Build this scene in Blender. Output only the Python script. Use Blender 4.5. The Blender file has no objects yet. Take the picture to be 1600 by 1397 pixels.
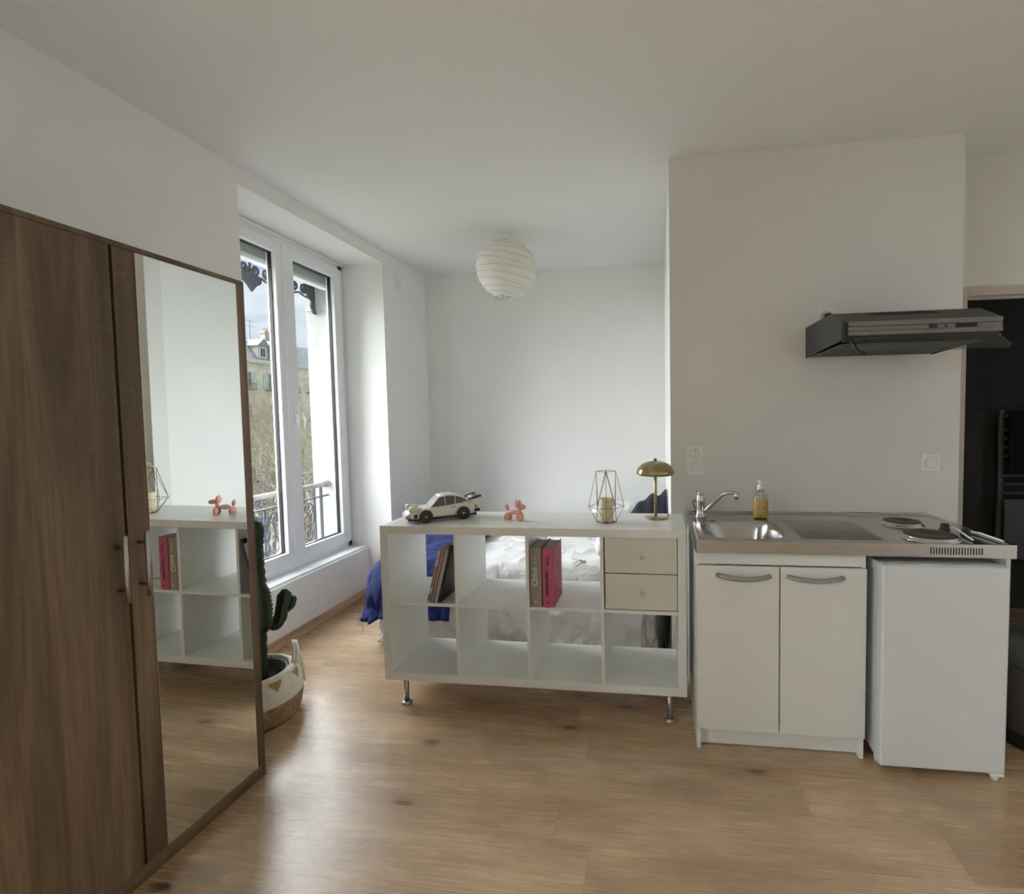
import bpy, bmesh, math, random
from mathutils import Vector, Matrix, noise
PI = math.pi
S = bpy.context.scene
COL = S.collection

# ------------------------------------------------------------------ materials
class NT:
    def __init__(s, name):
        s.m = bpy.data.materials.new(name); s.m.use_nodes = True
        s.t = s.m.node_tree; s.n = s.t.nodes; s.l = s.t.links
        s.b = s.n['Principled BSDF']; s.out = s.n['Material Output']
    def add(s, typ, ins=None, **kw):
        nd = s.n.new(typ)
        for k, v in kw.items(): setattr(nd, k, v)
        for k, v in (ins or {}).items():
            if isinstance(v, bpy.types.NodeSocket): s.l.new(v, nd.inputs[k])
            else: nd.inputs[k].default_value = v
        return nd
    def math(s, op, a, b=0.0, c=0.0):
        return s.add('ShaderNodeMath', {0: a, 1: b, 2: c}, operation=op).outputs[0]
    def coord(s, scale=(1, 1, 1), loc=(0, 0, 0)):
        tc = s.add('ShaderNodeTexCoord')
        return s.add('ShaderNodeMapping', {'Vector': tc.outputs['Object'], 'Scale': scale, 'Location': loc}).outputs[0]
    def noise(s, vec, scale=5, detail=4, rough=.5, dist=0.0):
        return s.add('ShaderNodeTexNoise', {'Vector': vec, 'Scale': scale, 'Detail': detail, 'Roughness': rough, 'Distortion': dist}).outputs['Fac']
    def ramp(s, fac, stops):
        r = s.add('ShaderNodeValToRGB', {'Fac': fac}); e = r.color_ramp.elements
        while len(e) < len(stops): e.new(.5)
        for i, (p, c) in enumerate(stops):
            e[i].position = p; e[i].color = (*c, 1)
        return r.outputs['Color']
    def mix(s, fac, a, b, typ='MIX'):
        nd = s.add('ShaderNodeMix', data_type='RGBA', blend_type=typ)
        for i, v in ((0, fac), (6, a), (7, b)):
            if isinstance(v, bpy.types.NodeSocket): s.l.new(v, nd.inputs[i])
            else: nd.inputs[i].default_value = v if i == 0 else (*v, 1)
        return nd.outputs[2]
    def setc(s, c, rough=.5, metal=0.0):
        if isinstance(c, bpy.types.NodeSocket): s.l.new(c, s.b.inputs['Base Color'])
        else: s.b.inputs['Base Color'].default_value = (*c, 1)
        if isinstance(rough, bpy.types.NodeSocket): s.l.new(rough, s.b.inputs['Roughness'])
        else: s.b.inputs['Roughness'].default_value = rough
        s.b.inputs['Metallic'].default_value = metal
    def bump(s, h, strength=.3, dist=.002):
        nd = s.add('ShaderNodeBump', {'Height': h, 'Strength': strength, 'Distance': dist})
        s.l.new(nd.outputs[0], s.b.inputs['Normal'])

def mk_mat(name, c, rough=.5, metal=0.0, var=.06, vs=8, bump=0.0, bs=60, bd=.001, sc=(1, 1, 1)):
    t = NT(name); co = t.coord(sc)
    f = t.noise(co, vs, 4)
    lo = tuple(x * (1 - var) for x in c); hi = tuple(min(1, x * (1 + var)) for x in c)
    t.setc(t.ramp(f, [(.3, lo), (.7, hi)]), rough, metal)
    if bump: t.bump(t.noise(co, bs, 5), bump, bd)
    return t.m

def lin(*c):
    return tuple((x / 255 / 12.92) if x / 255 <= .04045 else ((x / 255 + .055) / 1.055) ** 2.4 for x in c)

M = {}
M['wall'] = mk_mat('wall_paint', (.80, .80, .78), .85, var=.015, vs=3, bump=.25, bs=140, bd=.0006)
M['ceil'] = mk_mat('ceiling_paint', (.80, .80, .79), .9, var=.012, vs=2, bump=.15, bs=90, bd=.0006)
M['kwall'] = mk_mat('kitchen_wall_paint', (.72, .71, .685), .8, var=.02, vs=3, bump=.25, bs=140, bd=.0006)
M['pvc'] = mk_mat('white_window_plastic', (.80, .81, .83), .3, var=.02)
M['lam'] = mk_mat('white_laminate', (.76, .77, .74), .32, var=.015, vs=5)
M['lam_drawer'] = mk_mat('cream_drawer_front', (.66, .65, .57), .38, var=.015, vs=5)
M['cab'] = mk_mat('white_cabinet_board', (.74, .74, .71), .4, var=.015, vs=5)
M['cab_door'] = mk_mat('greyish_white_door_board', (.69, .69, .66), .4, var=.015, vs=5)
M['fridge'] = mk_mat('fridge_enamel', (.62, .645, .65), .38, var=.02, vs=6, bump=.2, bs=500, bd=.0003)
M['switch'] = mk_mat('switch_plastic', (.78, .78, .75), .35, var=.01)
M['dark'] = mk_mat('black_plastic', (.012, .012, .013), .4, var=.2)
M['black_cloth'] = mk_mat('black_fabric', (.006, .006, .007), .9, var=.3, bump=.4)
M['navy'] = mk_mat('navy_fabric', (.010, .013, .030), .85, var=.3, vs=14, bump=.5, bs=40, bd=.004)
M['hood'] = mk_mat('dark_grey_painted_metal', (.034, .034, .033), .45, .2, var=.08)
M['brass'] = mk_mat('brushed_brass', (.43, .36, .20), .28, 1, var=.06, vs=20)
M['bronze'] = mk_mat('bronze_wire', (.16, .12, .10), .35, .8)
M['wax'] = mk_mat('cream_wax', (.72, .62, .42), .5, var=.05)
M['pinkwax'] = mk_mat('pink_wax', (.82, .42, .37), .42, var=.04)
M['wick'] = mk_mat('dark_wick', (.10, .08, .08), .9)
M['chrome'] = mk_mat('chrome', (.62, .62, .62), .12, 1, var=.02)
M['alu'] = mk_mat('brushed_aluminium', (.50, .50, .50), .33, 1, var=.08, vs=40, sc=(1, 1, .1))
M['greymetal'] = mk_mat('silver_painted_handle', (.34, .34, .34), .35, .5, var=.05)
M['iron'] = mk_mat('painted_cast_iron', (.035, .04, .055), .6, var=.25, vs=25, bump=.4)
M['stone'] = mk_mat('limestone', (.62, .59, .52), .9, var=.12, vs=6, bump=.6, bs=30, bd=.004)
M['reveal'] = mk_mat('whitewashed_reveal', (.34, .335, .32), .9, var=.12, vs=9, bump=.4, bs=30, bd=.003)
M['shutterbox'] = mk_mat('grey_green_shutter_box', (.36, .40, .36), .5)
M['soil'] = mk_mat('potting_soil', (.022, .015, .012), 1, var=.6, vs=60, bump=1, bs=90, bd=.01)
M['rope'] = mk_mat('white_cotton_rope', (.70, .66, .58), .9, var=.08, vs=40, bump=.6, bs=200, bd=.001)
M['jute'] = mk_mat('brown_jute_braid', (.34, .22, .12), .95, var=.35, vs=45, bump=1, bs=90, bd=.005)
M['brownrope'] = mk_mat('brown_rope', (.36, .22, .10), .95, var=.2, vs=40)
M['bookgrey'] = mk_mat('taupe_book_cloth', (.30, .26, .21), .7, var=.04)
M['bookpink'] = mk_mat('pink_book_cloth', (.50, .105, .20), .6, var=.04)
M['paper'] = mk_mat('page_edges', (.55, .52, .47), .9, var=.12, vs=4, sc=(200, 1, 200))
M['ink'] = mk_mat('black_print', (.012, .01, .01), .6)
M['silver_print'] = mk_mat('pale_print', (.72, .69, .62), .5)
M['whitepaint'] = mk_mat('white_toy_plastic', (.72, .70, .64), .3, var=.02)
M['toyblack'] = mk_mat('black_toy_plastic', (.008, .008, .009), .35)
M['toyred'] = mk_mat('dark_red_toy_plastic', (.25, .02, .01), .3)
M['toyorange'] = mk_mat('orange_toy_plastic', (.62, .16, .03), .25)
M['toyglass'] = mk_mat('toy_window', (.16, .13, .12), .1)
M['toyscreen'] = mk_mat('toy_windscreen', (.55, .56, .58), .08)
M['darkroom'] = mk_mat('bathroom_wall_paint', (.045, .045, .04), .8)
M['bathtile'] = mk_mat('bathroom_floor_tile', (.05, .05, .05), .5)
M['greytowel'] = mk_mat('grey_towel_cloth', (.16, .17, .16), .95, bump=.8, bs=120, bd=.003)
M['rad'] = mk_mat('grey_radiator_enamel', (.14, .14, .13), .4)
M['bin'] = mk_mat('dark_grey_bin_metal', (.10, .10, .095), .4, .3)
M['hobplate'] = mk_mat('cast_iron_hotplate', (.060, .052, .045), .55, .3, var=.15, vs=30, bump=.3)
M['roofslate'] = mk_mat('zinc_slate_roof', (.22, .23, .26), .7, var=.2, vs=2)
M['farwall'] = mk_mat('far_limestone_facade', (.66, .60, .50), .9, var=.16, vs=1.2, bump=.3)
M['dormerwall'] = mk_mat('cream_dormer_render', (.55, .50, .42), .9, var=.08)
M['shutgreen'] = mk_mat('mint_green_shutter', (.46, .57, .50), .7)
M['farglass'] = mk_mat('dark_window_glass', (.05, .06, .08), .15)
M['brick'] = mk_mat('pale_brick_chimney', (.42, .36, .30), .9, var=.2)
M['bark'] = mk_mat('pale_plane_tree_bark', (.20, .165, .115), .95, var=.3, vs=6)
M['asphalt'] = mk_mat('street_asphalt', (.18, .18, .18), .9, var=.15, vs=.6)
M['grass'] = mk_mat('street_lawn', (.22, .25, .09), .95, var=.3, vs=2)
M['teal'] = mk_mat('turquoise_van_paint', (.12, .42, .42), .4)
M['carred'] = mk_mat('red_car_paint', (.6, .06, .05), .35)
M['carwhite'] = mk_mat('white_car_paint', (.65, .67, .70), .35)
M['tyre'] = mk_mat('rubber_tyre', (.02, .02, .02), .9)

def glass_mat(name, tint=(.96, .98, .97), refl=.07, rough=0.0):
    t = NT(name)
    tr = t.add('ShaderNodeBsdfTransparent', {'Color': (*tint, 1)})
    gl = t.add('ShaderNodeBsdfGlossy', {'Color': (1, 1, 1, 1), 'Roughness': rough})
    fc = t.add('ShaderNodeLayerWeight', {'Blend': .5}).outputs['Facing']
    mx = t.add('ShaderNodeMixShader', {0: t.math('MULTIPLY_ADD', t.math('POWER', fc, 5.0), .6, refl), 1: tr.outputs[0], 2: gl.outputs[0]})
    t.l.new(mx.outputs[0], t.out.inputs['Surface'])
    return t.m
M['glass'] = glass_mat('window_glass', (.985, .992, .99), .025)
M['visor'] = glass_mat('smoked_glass_visor', (.80, .84, .81), .04)
M['bottleglass'] = glass_mat('clear_bottle_plastic', (.90, .91, .88), .06, .03)
def liquid():
    t = NT('golden_liquid_soap'); t.setc(lin(226, 190, 100), .15)
    t.b.inputs['Transmission Weight'].default_value = .25; t.b.inputs['IOR'].default_value = 1.2
    return t.m
M['liquid'] = liquid()
def mirror():
    t = NT('mirror_glass'); t.setc((.80, .82, .80), .0, 1); return t.m
M['mirror'] = mirror()
def shade():
    t = NT('white_rice_paper'); co = t.coord()
    t.setc(t.ramp(t.noise(co, 9, 5), [(.3, (.82, .80, .75)), (.7, (.90, .89, .85))]), .9)
    t.bump(t.noise(co, 16, 5, .6), .9, .009)
    tl = t.add('ShaderNodeBsdfTranslucent', {'Color': (.90, .88, .83, 1)})
    mx = t.add('ShaderNodeMixShader', {0: .48, 1: t.b.outputs[0], 2: tl.outputs[0]})
    t.l.new(mx.outputs[0], t.out.inputs['Surface']); return t.m
M['ricepaper'] = shade()
def steel():
    t = NT('brushed_stainless_steel'); co = t.coord((3, 60, 60))
    f = t.noise(co, 4, 5)
    t.setc(t.ramp(f, [(.3, (.46, .45, .44)), (.7, (.54, .53, .52))]), t.math('MULTIPLY_ADD', f, .12, .15), 1)
    t.bump(f, .06, .001); return t.m
M['steel'] = steel()
def cloth(name, c1, c2, big=5, fine=45, sheen=.1):
    t = NT(name); co = t.coord()
    n1 = t.noise(co, big, 4, .55, 1.2); n2 = t.noise(co, fine, 3)
    t.setc(t.ramp(n1, [(.3, c1), (.7, c2)]), .9)
    h = t.math('ADD', t.math('MULTIPLY', n1, 1.0), t.math('MULTIPLY', n2, .12))
    t.bump(h, .8, .03)
    t.b.inputs['Sheen Weight'].default_value = sheen; return t.m
M['linen'] = cloth('white_bed_linen', (.84, .85, .87), (.90, .90, .92), 7)
M['pillow'] = cloth('white_pillow_cotton', (.78, .78, .76), (.84, .84, .82), 9)
M['blue'] = cloth('royal_blue_fleece', (.004, .012, .085), (.009, .024, .15), 4, 80, 0.0)
def oakfloor():
    t = NT('oak_plank_floor'); W_, L_ = .205, 1.29
    tc = t.add('ShaderNodeTexCoord'); sp = t.add('ShaderNodeSeparateXYZ', {0: tc.outputs['Object']})
    x, y = sp.outputs[0], t.math('ADD', sp.outputs[1], .07)
    ry = t.math('DIVIDE', y, W_); row = t.math('FLOOR', ry)
    off = t.add('ShaderNodeTexWhiteNoise', {'W': row}, noise_dimensions='1D').outputs['Value']
    rx = t.math('ADD', t.math('DIVIDE', x, L_), t.math('MULTIPLY', off, 7.3)); colm = t.math('FLOOR', rx)
    idv = t.add('ShaderNodeTexWhiteNoise', {'Vector': t.add('ShaderNodeCombineXYZ', {0: row, 1: colm}).outputs[0]}, noise_dimensions='2D').outputs['Value']
    shift = t.math('MULTIPLY', idv, 37.0)
    v1 = t.add('ShaderNodeCombineXYZ', {0: t.math('ADD', t.math('MULTIPLY', x, 1.1), shift), 1: t.math('MULTIPLY', y, 9.0), 2: shift}).outputs[0]
    n1 = t.noise(v1, 1.3, 3, .5, .6)
    band = t.math('SINE', t.math('MULTIPLY', n1, 42.0))
    v2 = t.add('ShaderNodeCombineXYZ', {0: t.math('MULTIPLY', x, 3.0), 1: t.math('MULTIPLY', y, 90.0), 2: shift}).outputs[0]
    n2 = t.noise(v2, 1.5, 5, .6)
    v3 = t.add('ShaderNodeCombineXYZ', {0: t.math('ADD', t.math('MULTIPLY', x, .9), shift), 1: t.math('MULTIPLY', y, 3.0), 2: shift}).outputs[0]
    n3 = t.noise(v3, 1.6, 4, .55)
    base = t.ramp(n3, [(.30, lin(167, 138, 105)), (.5, lin(201, 172, 136)), (.72, lin(218, 193, 160))])
    c = t.mix(t.math('MULTIPLY_ADD', band, .16, .14), base, lin(168, 138, 106))
    c = t.mix(t.math('MULTIPLY', t.ramp(n2, [(.35, (1, 1, 1)), (.6, (0, 0, 0))]), .24), c, lin(120, 90, 60))
    # knots
    vk = t.add('ShaderNodeCombineXYZ', {0: t.math('MULTIPLY', x, 1.7), 1: t.math('MULTIPLY', y, 4.3), 2: t.math('MULTIPLY', idv, .3)}).outputs[0]
    vo = t.add('ShaderNodeTexVoronoi', {'Vector': vk, 'Scale': 1.0, 'Randomness': 1.0}, voronoi_dimensions='2D')
    sel = t.math('GREATER_THAN', t.add('ShaderNodeSeparateColor', {0: vo.outputs['Color']}).outputs[0], .55)
    d = t.math('ADD', vo.outputs['Distance'], t.math('MULTIPLY', t.math('SUBTRACT', n2, .5), .07))
    kn = t.math('MULTIPLY', t.ramp(d, [(.035, (1, 1, 1)), (.085, (0, 0, 0))]), sel)
    halo = t.math('MULTIPLY', t.ramp(d, [(.06, (1, 1, 1)), (.32, (0, 0, 0))]), sel)
    c = t.mix(t.math('MULTIPLY', halo, .35), c, lin(128, 92, 62))
    c = t.mix(t.math('MULTIPLY', kn, .75), c, lin(62, 42, 30))
    c = t.mix(t.math('MULTIPLY', t.math('MAXIMUM', t.math('SUBTRACT', idv, .45), 0.0), .55), c, lin(158, 130, 98), 'MIX')
    fy = t.math('FRACT', ry); fx = t.math('FRACT', rx)
    seam = t.math('MAXIMUM', t.math('LESS_THAN', fy, .012), t.math('LESS_THAN', fx, .0022))
    c = t.mix(t.math('MULTIPLY', seam, .30), c, lin(80, 58, 40))
    t.setc(c, t.math('MULTIPLY_ADD', n2, .10, .22)); t.b.inputs['IOR'].default_value = 1.9
    t.bump(t.math('ADD', t.math('MULTIPLY', n2, .5), t.math('MULTIPLY', seam, -1.5)), .12, .002)
    return t.m
M['oak'] = oakfloor()
def brownwood(name, axis=2, tint=1.0):
    t = NT(name)
    s1 = [7, 7, 7]; s1[axis] = .55
    s2 = [120, 120, 120]; s2[axis] = 3
    n1 = t.noise(t.coord(tuple(s1)), 1.2, 5, .6, .8)
    n2 = t.noise(t.coord(tuple(s2)), 1.0, 4, .6)
    s3 = [30, 30, 30]; s3[axis] = 160
    n3 = t.noise(t.coord(tuple(s3)), .6, 3, .6)
    c = t.ramp(n1, [(.28, tuple(x * tint for x in lin(80, 64, 49))), (.5, tuple(x * tint for x in lin(120, 99, 78))), (.72, tuple(x * tint for x in lin(160, 136, 110)))])
    c = t.mix(t.math('MULTIPLY', t.ramp(n2, [(.35, (1, 1, 1)), (.6, (0, 0, 0))]), .35), c, lin(78, 58, 42))
    c = t.mix(t.math('MULTIPLY', t.ramp(n3, [(.6, (0, 0, 0)), (.75, (1, 1, 1))]), .12), c, lin(185, 165, 138))
    t.setc(c, .55); t.bump(n2, .15, .001); return t.m
M['ward'] = brownwood('brown_oak_laminate', 2, .80)
M['plinthwood'] = brownwood('brown_oak_laminate_plinth', 1, .85)
M['skirt'] = brownwood('light_oak_skirting', 1, 3.0)
def cactusm():
    t = NT('cactus_green'); co = t.coord()
    t.setc(t.ramp(t.noise(co, 14, 4), [(.3, (.013, .028, .010)), (.7, (.030, .052, .020))]), .6); t.bump(t.noise(co, 60, 3), .3, .003); return t.m
M['cactus'] = cactusm()

# ------------------------------------------------------------------ mesh helpers
def B(): return bmesh.new()
def box(bm, x0, x1, y0, y1, z0, z1, bev=0.0, seg=2, mi=0):
    x0, x1 = min(x0, x1), max(x0, x1); y0, y1 = min(y0, y1), max(y0, y1); z0, z1 = min(z0, z1), max(z0, z1)
    v = [bm.verts.new((x, y, z)) for x in (x0, x1) for y in (y0, y1) for z in (z0, z1)]
    fs = [bm.faces.new([v[i] for i in f]) for f in ((0, 1, 3, 2), (4, 6, 7, 5), (0, 4, 5, 1), (2, 3, 7, 6), (0, 2, 6, 4), (1, 5, 7, 3))]
    for f in fs: f.material_index = mi
    if bev > 0:
        es = {e for f in fs for e in f.edges}
        bmesh.ops.bevel(bm, geom=list(es), offset=bev, segments=seg, affect='EDGES', profile=.6)
    return bm
def prism(bm, poly, z0, z1, axis=2, mi=0):
    """extrude a 2D polygon along an axis; poly in the two other axes"""
    def P(a, b, c):
        return (a, b, c) if axis == 2 else ((c, a, b) if axis == 0 else (a, c, b))
    lo = [bm.verts.new(P(a, b, z0)) for a, b in poly]; hi = [bm.verts.new(P(a, b, z1)) for a, b in poly]
    n = len(poly); fs = [bm.faces.new(lo), bm.faces.new(hi)]
    for i in range(n): fs.append(bm.faces.new((lo[i], lo[(i + 1) % n], hi[(i + 1) % n], hi[i])))
    for f in fs: f.material_index = mi
    bmesh.ops.recalc_face_normals(bm, faces=fs)
    return bm
def lathe(bm, prof, c=(0, 0, 0), seg=32, mod=None, close=False, mif=None):
    rings = []
    for r, z in prof:
        ring = []
        for i in range(seg):
            a = 2 * PI * i / seg; rr = r * (mod(a, z) if mod else 1)
            ring.append(bm.verts.new((c[0] + rr * math.cos(a), c[1] + rr * math.sin(a), c[2] + z)))
        rings.append(ring)
    for j in range(len(rings) - 1):
        for i in range(seg):
            f = bm.faces.new((rings[j][i], rings[j][(i + 1) % seg], rings[j + 1][(i + 1) % seg], rings[j + 1][i]))
            f.smooth = True
            if mif: f.material_index = mif(2 * PI * (i + .5) / seg, (prof[j][1] + prof[j + 1][1]) / 2)
    if close:
        bm.faces.new(rings[0][::-1]); bm.faces.new(rings[-1])
    return bm
def tube(bm, pts, r, seg=8, closed=False, caps=True, ribs=0, amp=0, up=None, mi=0):
    pts = [Vector(p) for p in pts]; n = len(pts)
    rs = r if isinstance(r, (list, tuple)) else [r] * n
    rings = []; prev = None
    for i in range(n):
        if closed: d = pts[(i + 1) % n] - pts[i - 1]
        else: d = pts[min(i + 1, n - 1)] - pts[max(i - 1, 0)]
        if d.length < 1e-9: d = Vector((0, 0, 1))
        d.normalize()
        if prev is None:
            a = Vector((0, 0, 1)) if abs(d.z) < .9 else Vector((1, 0, 0))
            prev = d.cross(a).normalized()
        u = (prev - d * prev.dot(d))
        if u.length < 1e-6: u = d.orthogonal()
        u.normalize(); w = d.cross(u); prev = u
        ring = []
        for k in range(seg):
            a = 2 * PI * k / seg; rr = rs[i] * (1 + amp * math.cos(ribs * a)) if ribs else rs[i]
            ring.append(bm.verts.new(pts[i] + (u * math.cos(a) + w * math.sin(a)) * rr))
        rings.append(ring)
    m = n if closed else n - 1
    for j in range(m):
        A_, B_ = rings[j], rings[(j + 1) % n]
        for k in range(seg):
            f = bm.faces.new((A_[k], A_[(k + 1) % seg], B_[(k + 1) % seg], B_[k])); f.smooth = True; f.material_index = mi
    if caps and not closed:
        bm.faces.new(rings[0][::-1]).material_index = mi; bm.faces.new(rings[-1]).material_index = mi
    return bm
def rod(bm, a, b, r, r2=None, seg=10): return tube(bm, [a, b], [r, r if r2 is None else r2], seg)
def ell(bm, c, rad, seg=16, rings=10, rot=None):
    m = Matrix.Translation(c)
    if rot: m = m @ rot
    m = m @ Matrix.Diagonal((*rad, 1))
    r = bmesh.ops.create_uvsphere(bm, u_segments=seg, v_segments=rings, radius=1, matrix=m)
    for v in r['verts']:
        for f in v.link_faces: f.smooth = True
    return bm
def grid(bm, f, nu, nv, smooth=True):
    vs = [[bm.verts.new(f(i / nu, j / nv)) for j in range(nv + 1)] for i in range(nu + 1)]
    for i in range(nu):
        for j in range(nv):
            q = bm.faces.new((vs[i][j], vs[i + 1][j], vs[i + 1][j + 1], vs[i][j + 1])); q.smooth = smooth
    return vs
def loft(bm, secs, cap=True, smooth=True):
    rs = [[bm.verts.new(p) for p in s] for s in secs]; n = len(secs[0])
    for j in range(len(rs) - 1):
        for i in range(n):
            f = bm.faces.new((rs[j][i], rs[j][(i + 1) % n], rs[j + 1][(i + 1) % n], rs[j + 1][i])); f.smooth = smooth
    if cap: bm.faces.new(rs[0][::-1]); bm.faces.new(rs[-1])
    bmesh.ops.recalc_face_normals(bm, faces=bm.faces)
    return bm
def fbm(x, y, z=0, s=1.0):
    return noise.noise(Vector((x * s, y * s, z * s)))

# ------------------------------------------------------------------ object helpers
def tag(o, label=None, cat=None, group=None, kind=None):
    if label: o['label'] = label
    if cat: o['category'] = cat
    if group: o['group'] = group
    if kind: o['kind'] = kind
    return o
def thing(name, label, cat, loc=(0, 0, 0), rz=0.0, group=None):
    o = bpy.data.objects.new(name, None); COL.objects.link(o); o.empty_display_size = .05
    o.location = loc; o.rotation_euler = (0, 0, rz)
    return tag(o, label, cat, group)
def obj(name, bm, mat, parent=None, local=False, label=None, origin=None, nosplit=False):
    """bm in world coordinates unless local; mesh goes under parent"""
    if not nosplit: bmesh.ops.recalc_face_normals(bm, faces=bm.faces)
    me = bpy.data.meshes.new(name)
    if parent is not None and not local:
        off = Vector((0, 0, 0)); q = parent
        while q is not None: off += Vector(q.location); q = q.parent
        bmesh.ops.translate(bm, verts=bm.verts, vec=-off)
    if parent is None and origin is not None:
        bmesh.ops.translate(bm, verts=bm.verts, vec=-Vector(origin))
    bm.to_mesh(me); bm.free()
    for m in (mat if isinstance(mat, (list, tuple)) else [mat]): me.materials.append(m)
    o = bpy.data.objects.new(name, me); COL.objects.link(o)
    if parent is not None: o.parent = parent
    elif origin is not None: o.location = origin
    if label: o['label'] = label
    return o
def struct(name, bm, mat):
    return tag(obj(name, bm, mat), kind='structure')
def solo(name, bm, mat, label, cat, origin, group=None):
    return tag(obj(name, bm, mat, origin=origin), label, cat, group)
def text(name, body, size, mat, parent, mtx, shear=0.0, align='LEFT', bold=0.0, spacing=1.0, sx=1.0):
    cu = bpy.data.curves.new(name, 'FONT'); cu.body = body; cu.size = size; cu.shear = shear; cu.align_x = align
    cu.extrude = .0003; cu.offset = bold; cu.space_character = spacing
    to = bpy.data.objects.new(name, cu); COL.objects.link(to)
    dg = bpy.context.evaluated_depsgraph_get(); dg.update()
    me = bpy.data.meshes.new_from_object(to.evaluated_get(dg))
    COL.objects.unlink(to); bpy.data.objects.remove(to)
    me.name = name; me.materials.clear(); me.materials.append(mat)
    me.transform(mtx @ Matrix.Diagonal((sx, 1, 1, 1)))
    o = bpy.data.objects.new(name, me); COL.objects.link(o); o.parent = parent
    return o
def copy_tree(o, parent=None):
    c = o.copy(); COL.objects.link(c)
    if parent is not None: c.parent = parent
    for ch in [k for k in bpy.data.objects if k.parent == o]: copy_tree(ch, c)
    return c
# ------------------------------------------------------------------ dimensions
ZC = 2.748                      # ceiling
KX0, KX1, KY = 1.411, 2.829, .449   # kitchen wall
BY = 2.192                      # back wall
FX = -1.41                      # outer facade
HY = .69                        # hall wall
W2, W3 = -3.02, -4.74          # offsets of the other windows along the facade
def wx(y):                      # slightly skewed street wall
    return -.823 + (y - .184) * (.039 / 2.008)
# ------------------------------------------------------------------ room shell
struct('floor', box(B(), -1.0, 4.8, -5.3, 2.35, -.12, 0), M['oak'])
struct('ceiling', box(B(), -1.41, 4.8, -5.3, 2.35, ZC, ZC + .12), M['ceil'])
bm = B()
NY0, NY1 = .166, 1.50
prism(bm, [(FX, NY1 - .01), (-1.17, NY1 - .01), (wx(NY1), NY1), (wx(BY), BY), (wx(BY), BY + .16), (FX, BY + .16)], -.0, ZC)
prism(bm, [(FX, W2 + NY1 - .01), (-1.17, W2 + NY1 - .01), (wx(W2 + NY1), W2 + NY1), (wx(NY0), NY0), (-1.17, NY0 + .045), (FX, NY0 + .045)], 0, ZC)
prism(bm, [(FX, W3 + NY1 - .01), (-1.17, W3 + NY1 - .01), (wx(W3 + NY1), W3 + NY1), (wx(W2 + NY0), W2 + NY0), (-1.17, W2 + NY0 + .045), (FX, W2 + NY0 + .045)], 0, ZC)
prism(bm, [(FX, -5.3), (wx(-5.3), -5.3), (wx(W3 + NY0), W3 + NY0), (-1.17, W3 + NY0 + .045), (FX, W3 + NY0 + .045)], 0, ZC)
for o_ in (0, W2, W3):
    prism(bm, [(-1.30, o_ + NY0 + .04), (wx(NY0 + o_) - .0, o_ + NY0), (wx(NY1 + o_), o_ + NY1), (-1.30, o_ + NY1 - .01)], 2.655, ZC)   # head of the niche
    prism(bm, [(-1.30, o_ + NY0 + .04), (-.998, o_ + NY0 + .02), (-.998, o_ + NY1), (-1.30, o_ + NY1)], 0, .385)                       # wall under the window
    box(bm, FX, -1.30, o_ + NY0, o_ + NY1, 2.53, ZC)
    box(bm, FX, -1.30, o_ + NY0, o_ + NY1, 0, .37)
struct('wall_left', bm, M['wall'])
struct('trim_1', box(box(B(), -1.20, -1.012, NY0 + .03, NY1 - .005, .385, .402, .003), -1.46, -1.20, NY0 + .05, NY1 - .012, .36, .40, .003), M['pvc'])
struct('wall_back', box(B(), -1.0, 1.6, BY, BY + .16, 0, ZC), M['wall'])
struct('wall_alcove', box(B(), KX0, KX0 + .12, KY + .10, BY, 0, ZC), M['wall'])
struct('wall_kitchen', box(B(), KX0, KX1, KY, KY + .10, 0, ZC), M['kwall'])
bm = B()   # hall wall beyond the kitchen with the bathroom doorway
box(bm, KX1 - .06, 2.95, HY, HY + .08, 0, ZC); box(bm, 2.95, 3.80, HY, HY + .08, 2.07, ZC); box(bm, 3.80, 4.3, HY, HY + .08, 0, ZC)
struct('wall_hall', bm, M['kwall'])
struct('wall_return', box(B(), KX1 - .10, KX1, KY + .10, HY, 0, ZC), M['kwall'])
struct('wall_right', box(B(), 4.2, 4.32, -5.3, HY, 0, ZC), M['wall'])
struct('wall_front', box(B(), -1.41, 4.32, -5.42, -5.3, 0, ZC), M['wall'])
dr = thing('door_1', None, None, (2.95, HY, 0)); dr['kind'] = 'structure'
bm = B(); box(bm, 2.950, 2.982, HY - .012, HY + .09, 0, 2.07, .003); box(bm, 3.76, 3.80, HY - .012, HY + .09, 0, 2.07, .003)
box(bm, 2.982, 3.76, HY - .012, HY + .09, 2.022, 2.07, .003); box(bm, 2.982, 3.76, HY + .02, HY + .04, 2.008, 2.022)
obj('door_frame', bm, mk_mat('beige_door_frame', (.52, .48, .41), .5), dr)
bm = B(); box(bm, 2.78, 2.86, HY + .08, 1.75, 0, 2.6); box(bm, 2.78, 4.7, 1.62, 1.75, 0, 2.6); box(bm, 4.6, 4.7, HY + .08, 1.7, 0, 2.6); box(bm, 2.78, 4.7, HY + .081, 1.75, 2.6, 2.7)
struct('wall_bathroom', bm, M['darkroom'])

# baseboards
bm = B(); box(bm, -.998, -.984, NY0 + .03, NY1 - .003, 0, .068, .003)
struct('baseboard_niche', bm, M['skirt'])
bm = B()
prism(bm, [(wx(NY1), NY1 + .002), (wx(NY1) + .013, NY1 + .002), (wx(BY) + .013, BY), (wx(BY), BY)], 0, .068)
prism(bm, [(wx(-.4), -.4), (wx(-.4) + .013, -.4), (wx(NY0) + .013, NY0 - .002), (wx(NY0), NY0 - .002)], 0, .068)
struct('baseboard_left', bm, M['skirt'])
struct('baseboard_back', box(B(), wx(BY) + .013, KX0, BY - .013, BY, 0, .068, .003), M['skirt'])

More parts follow.
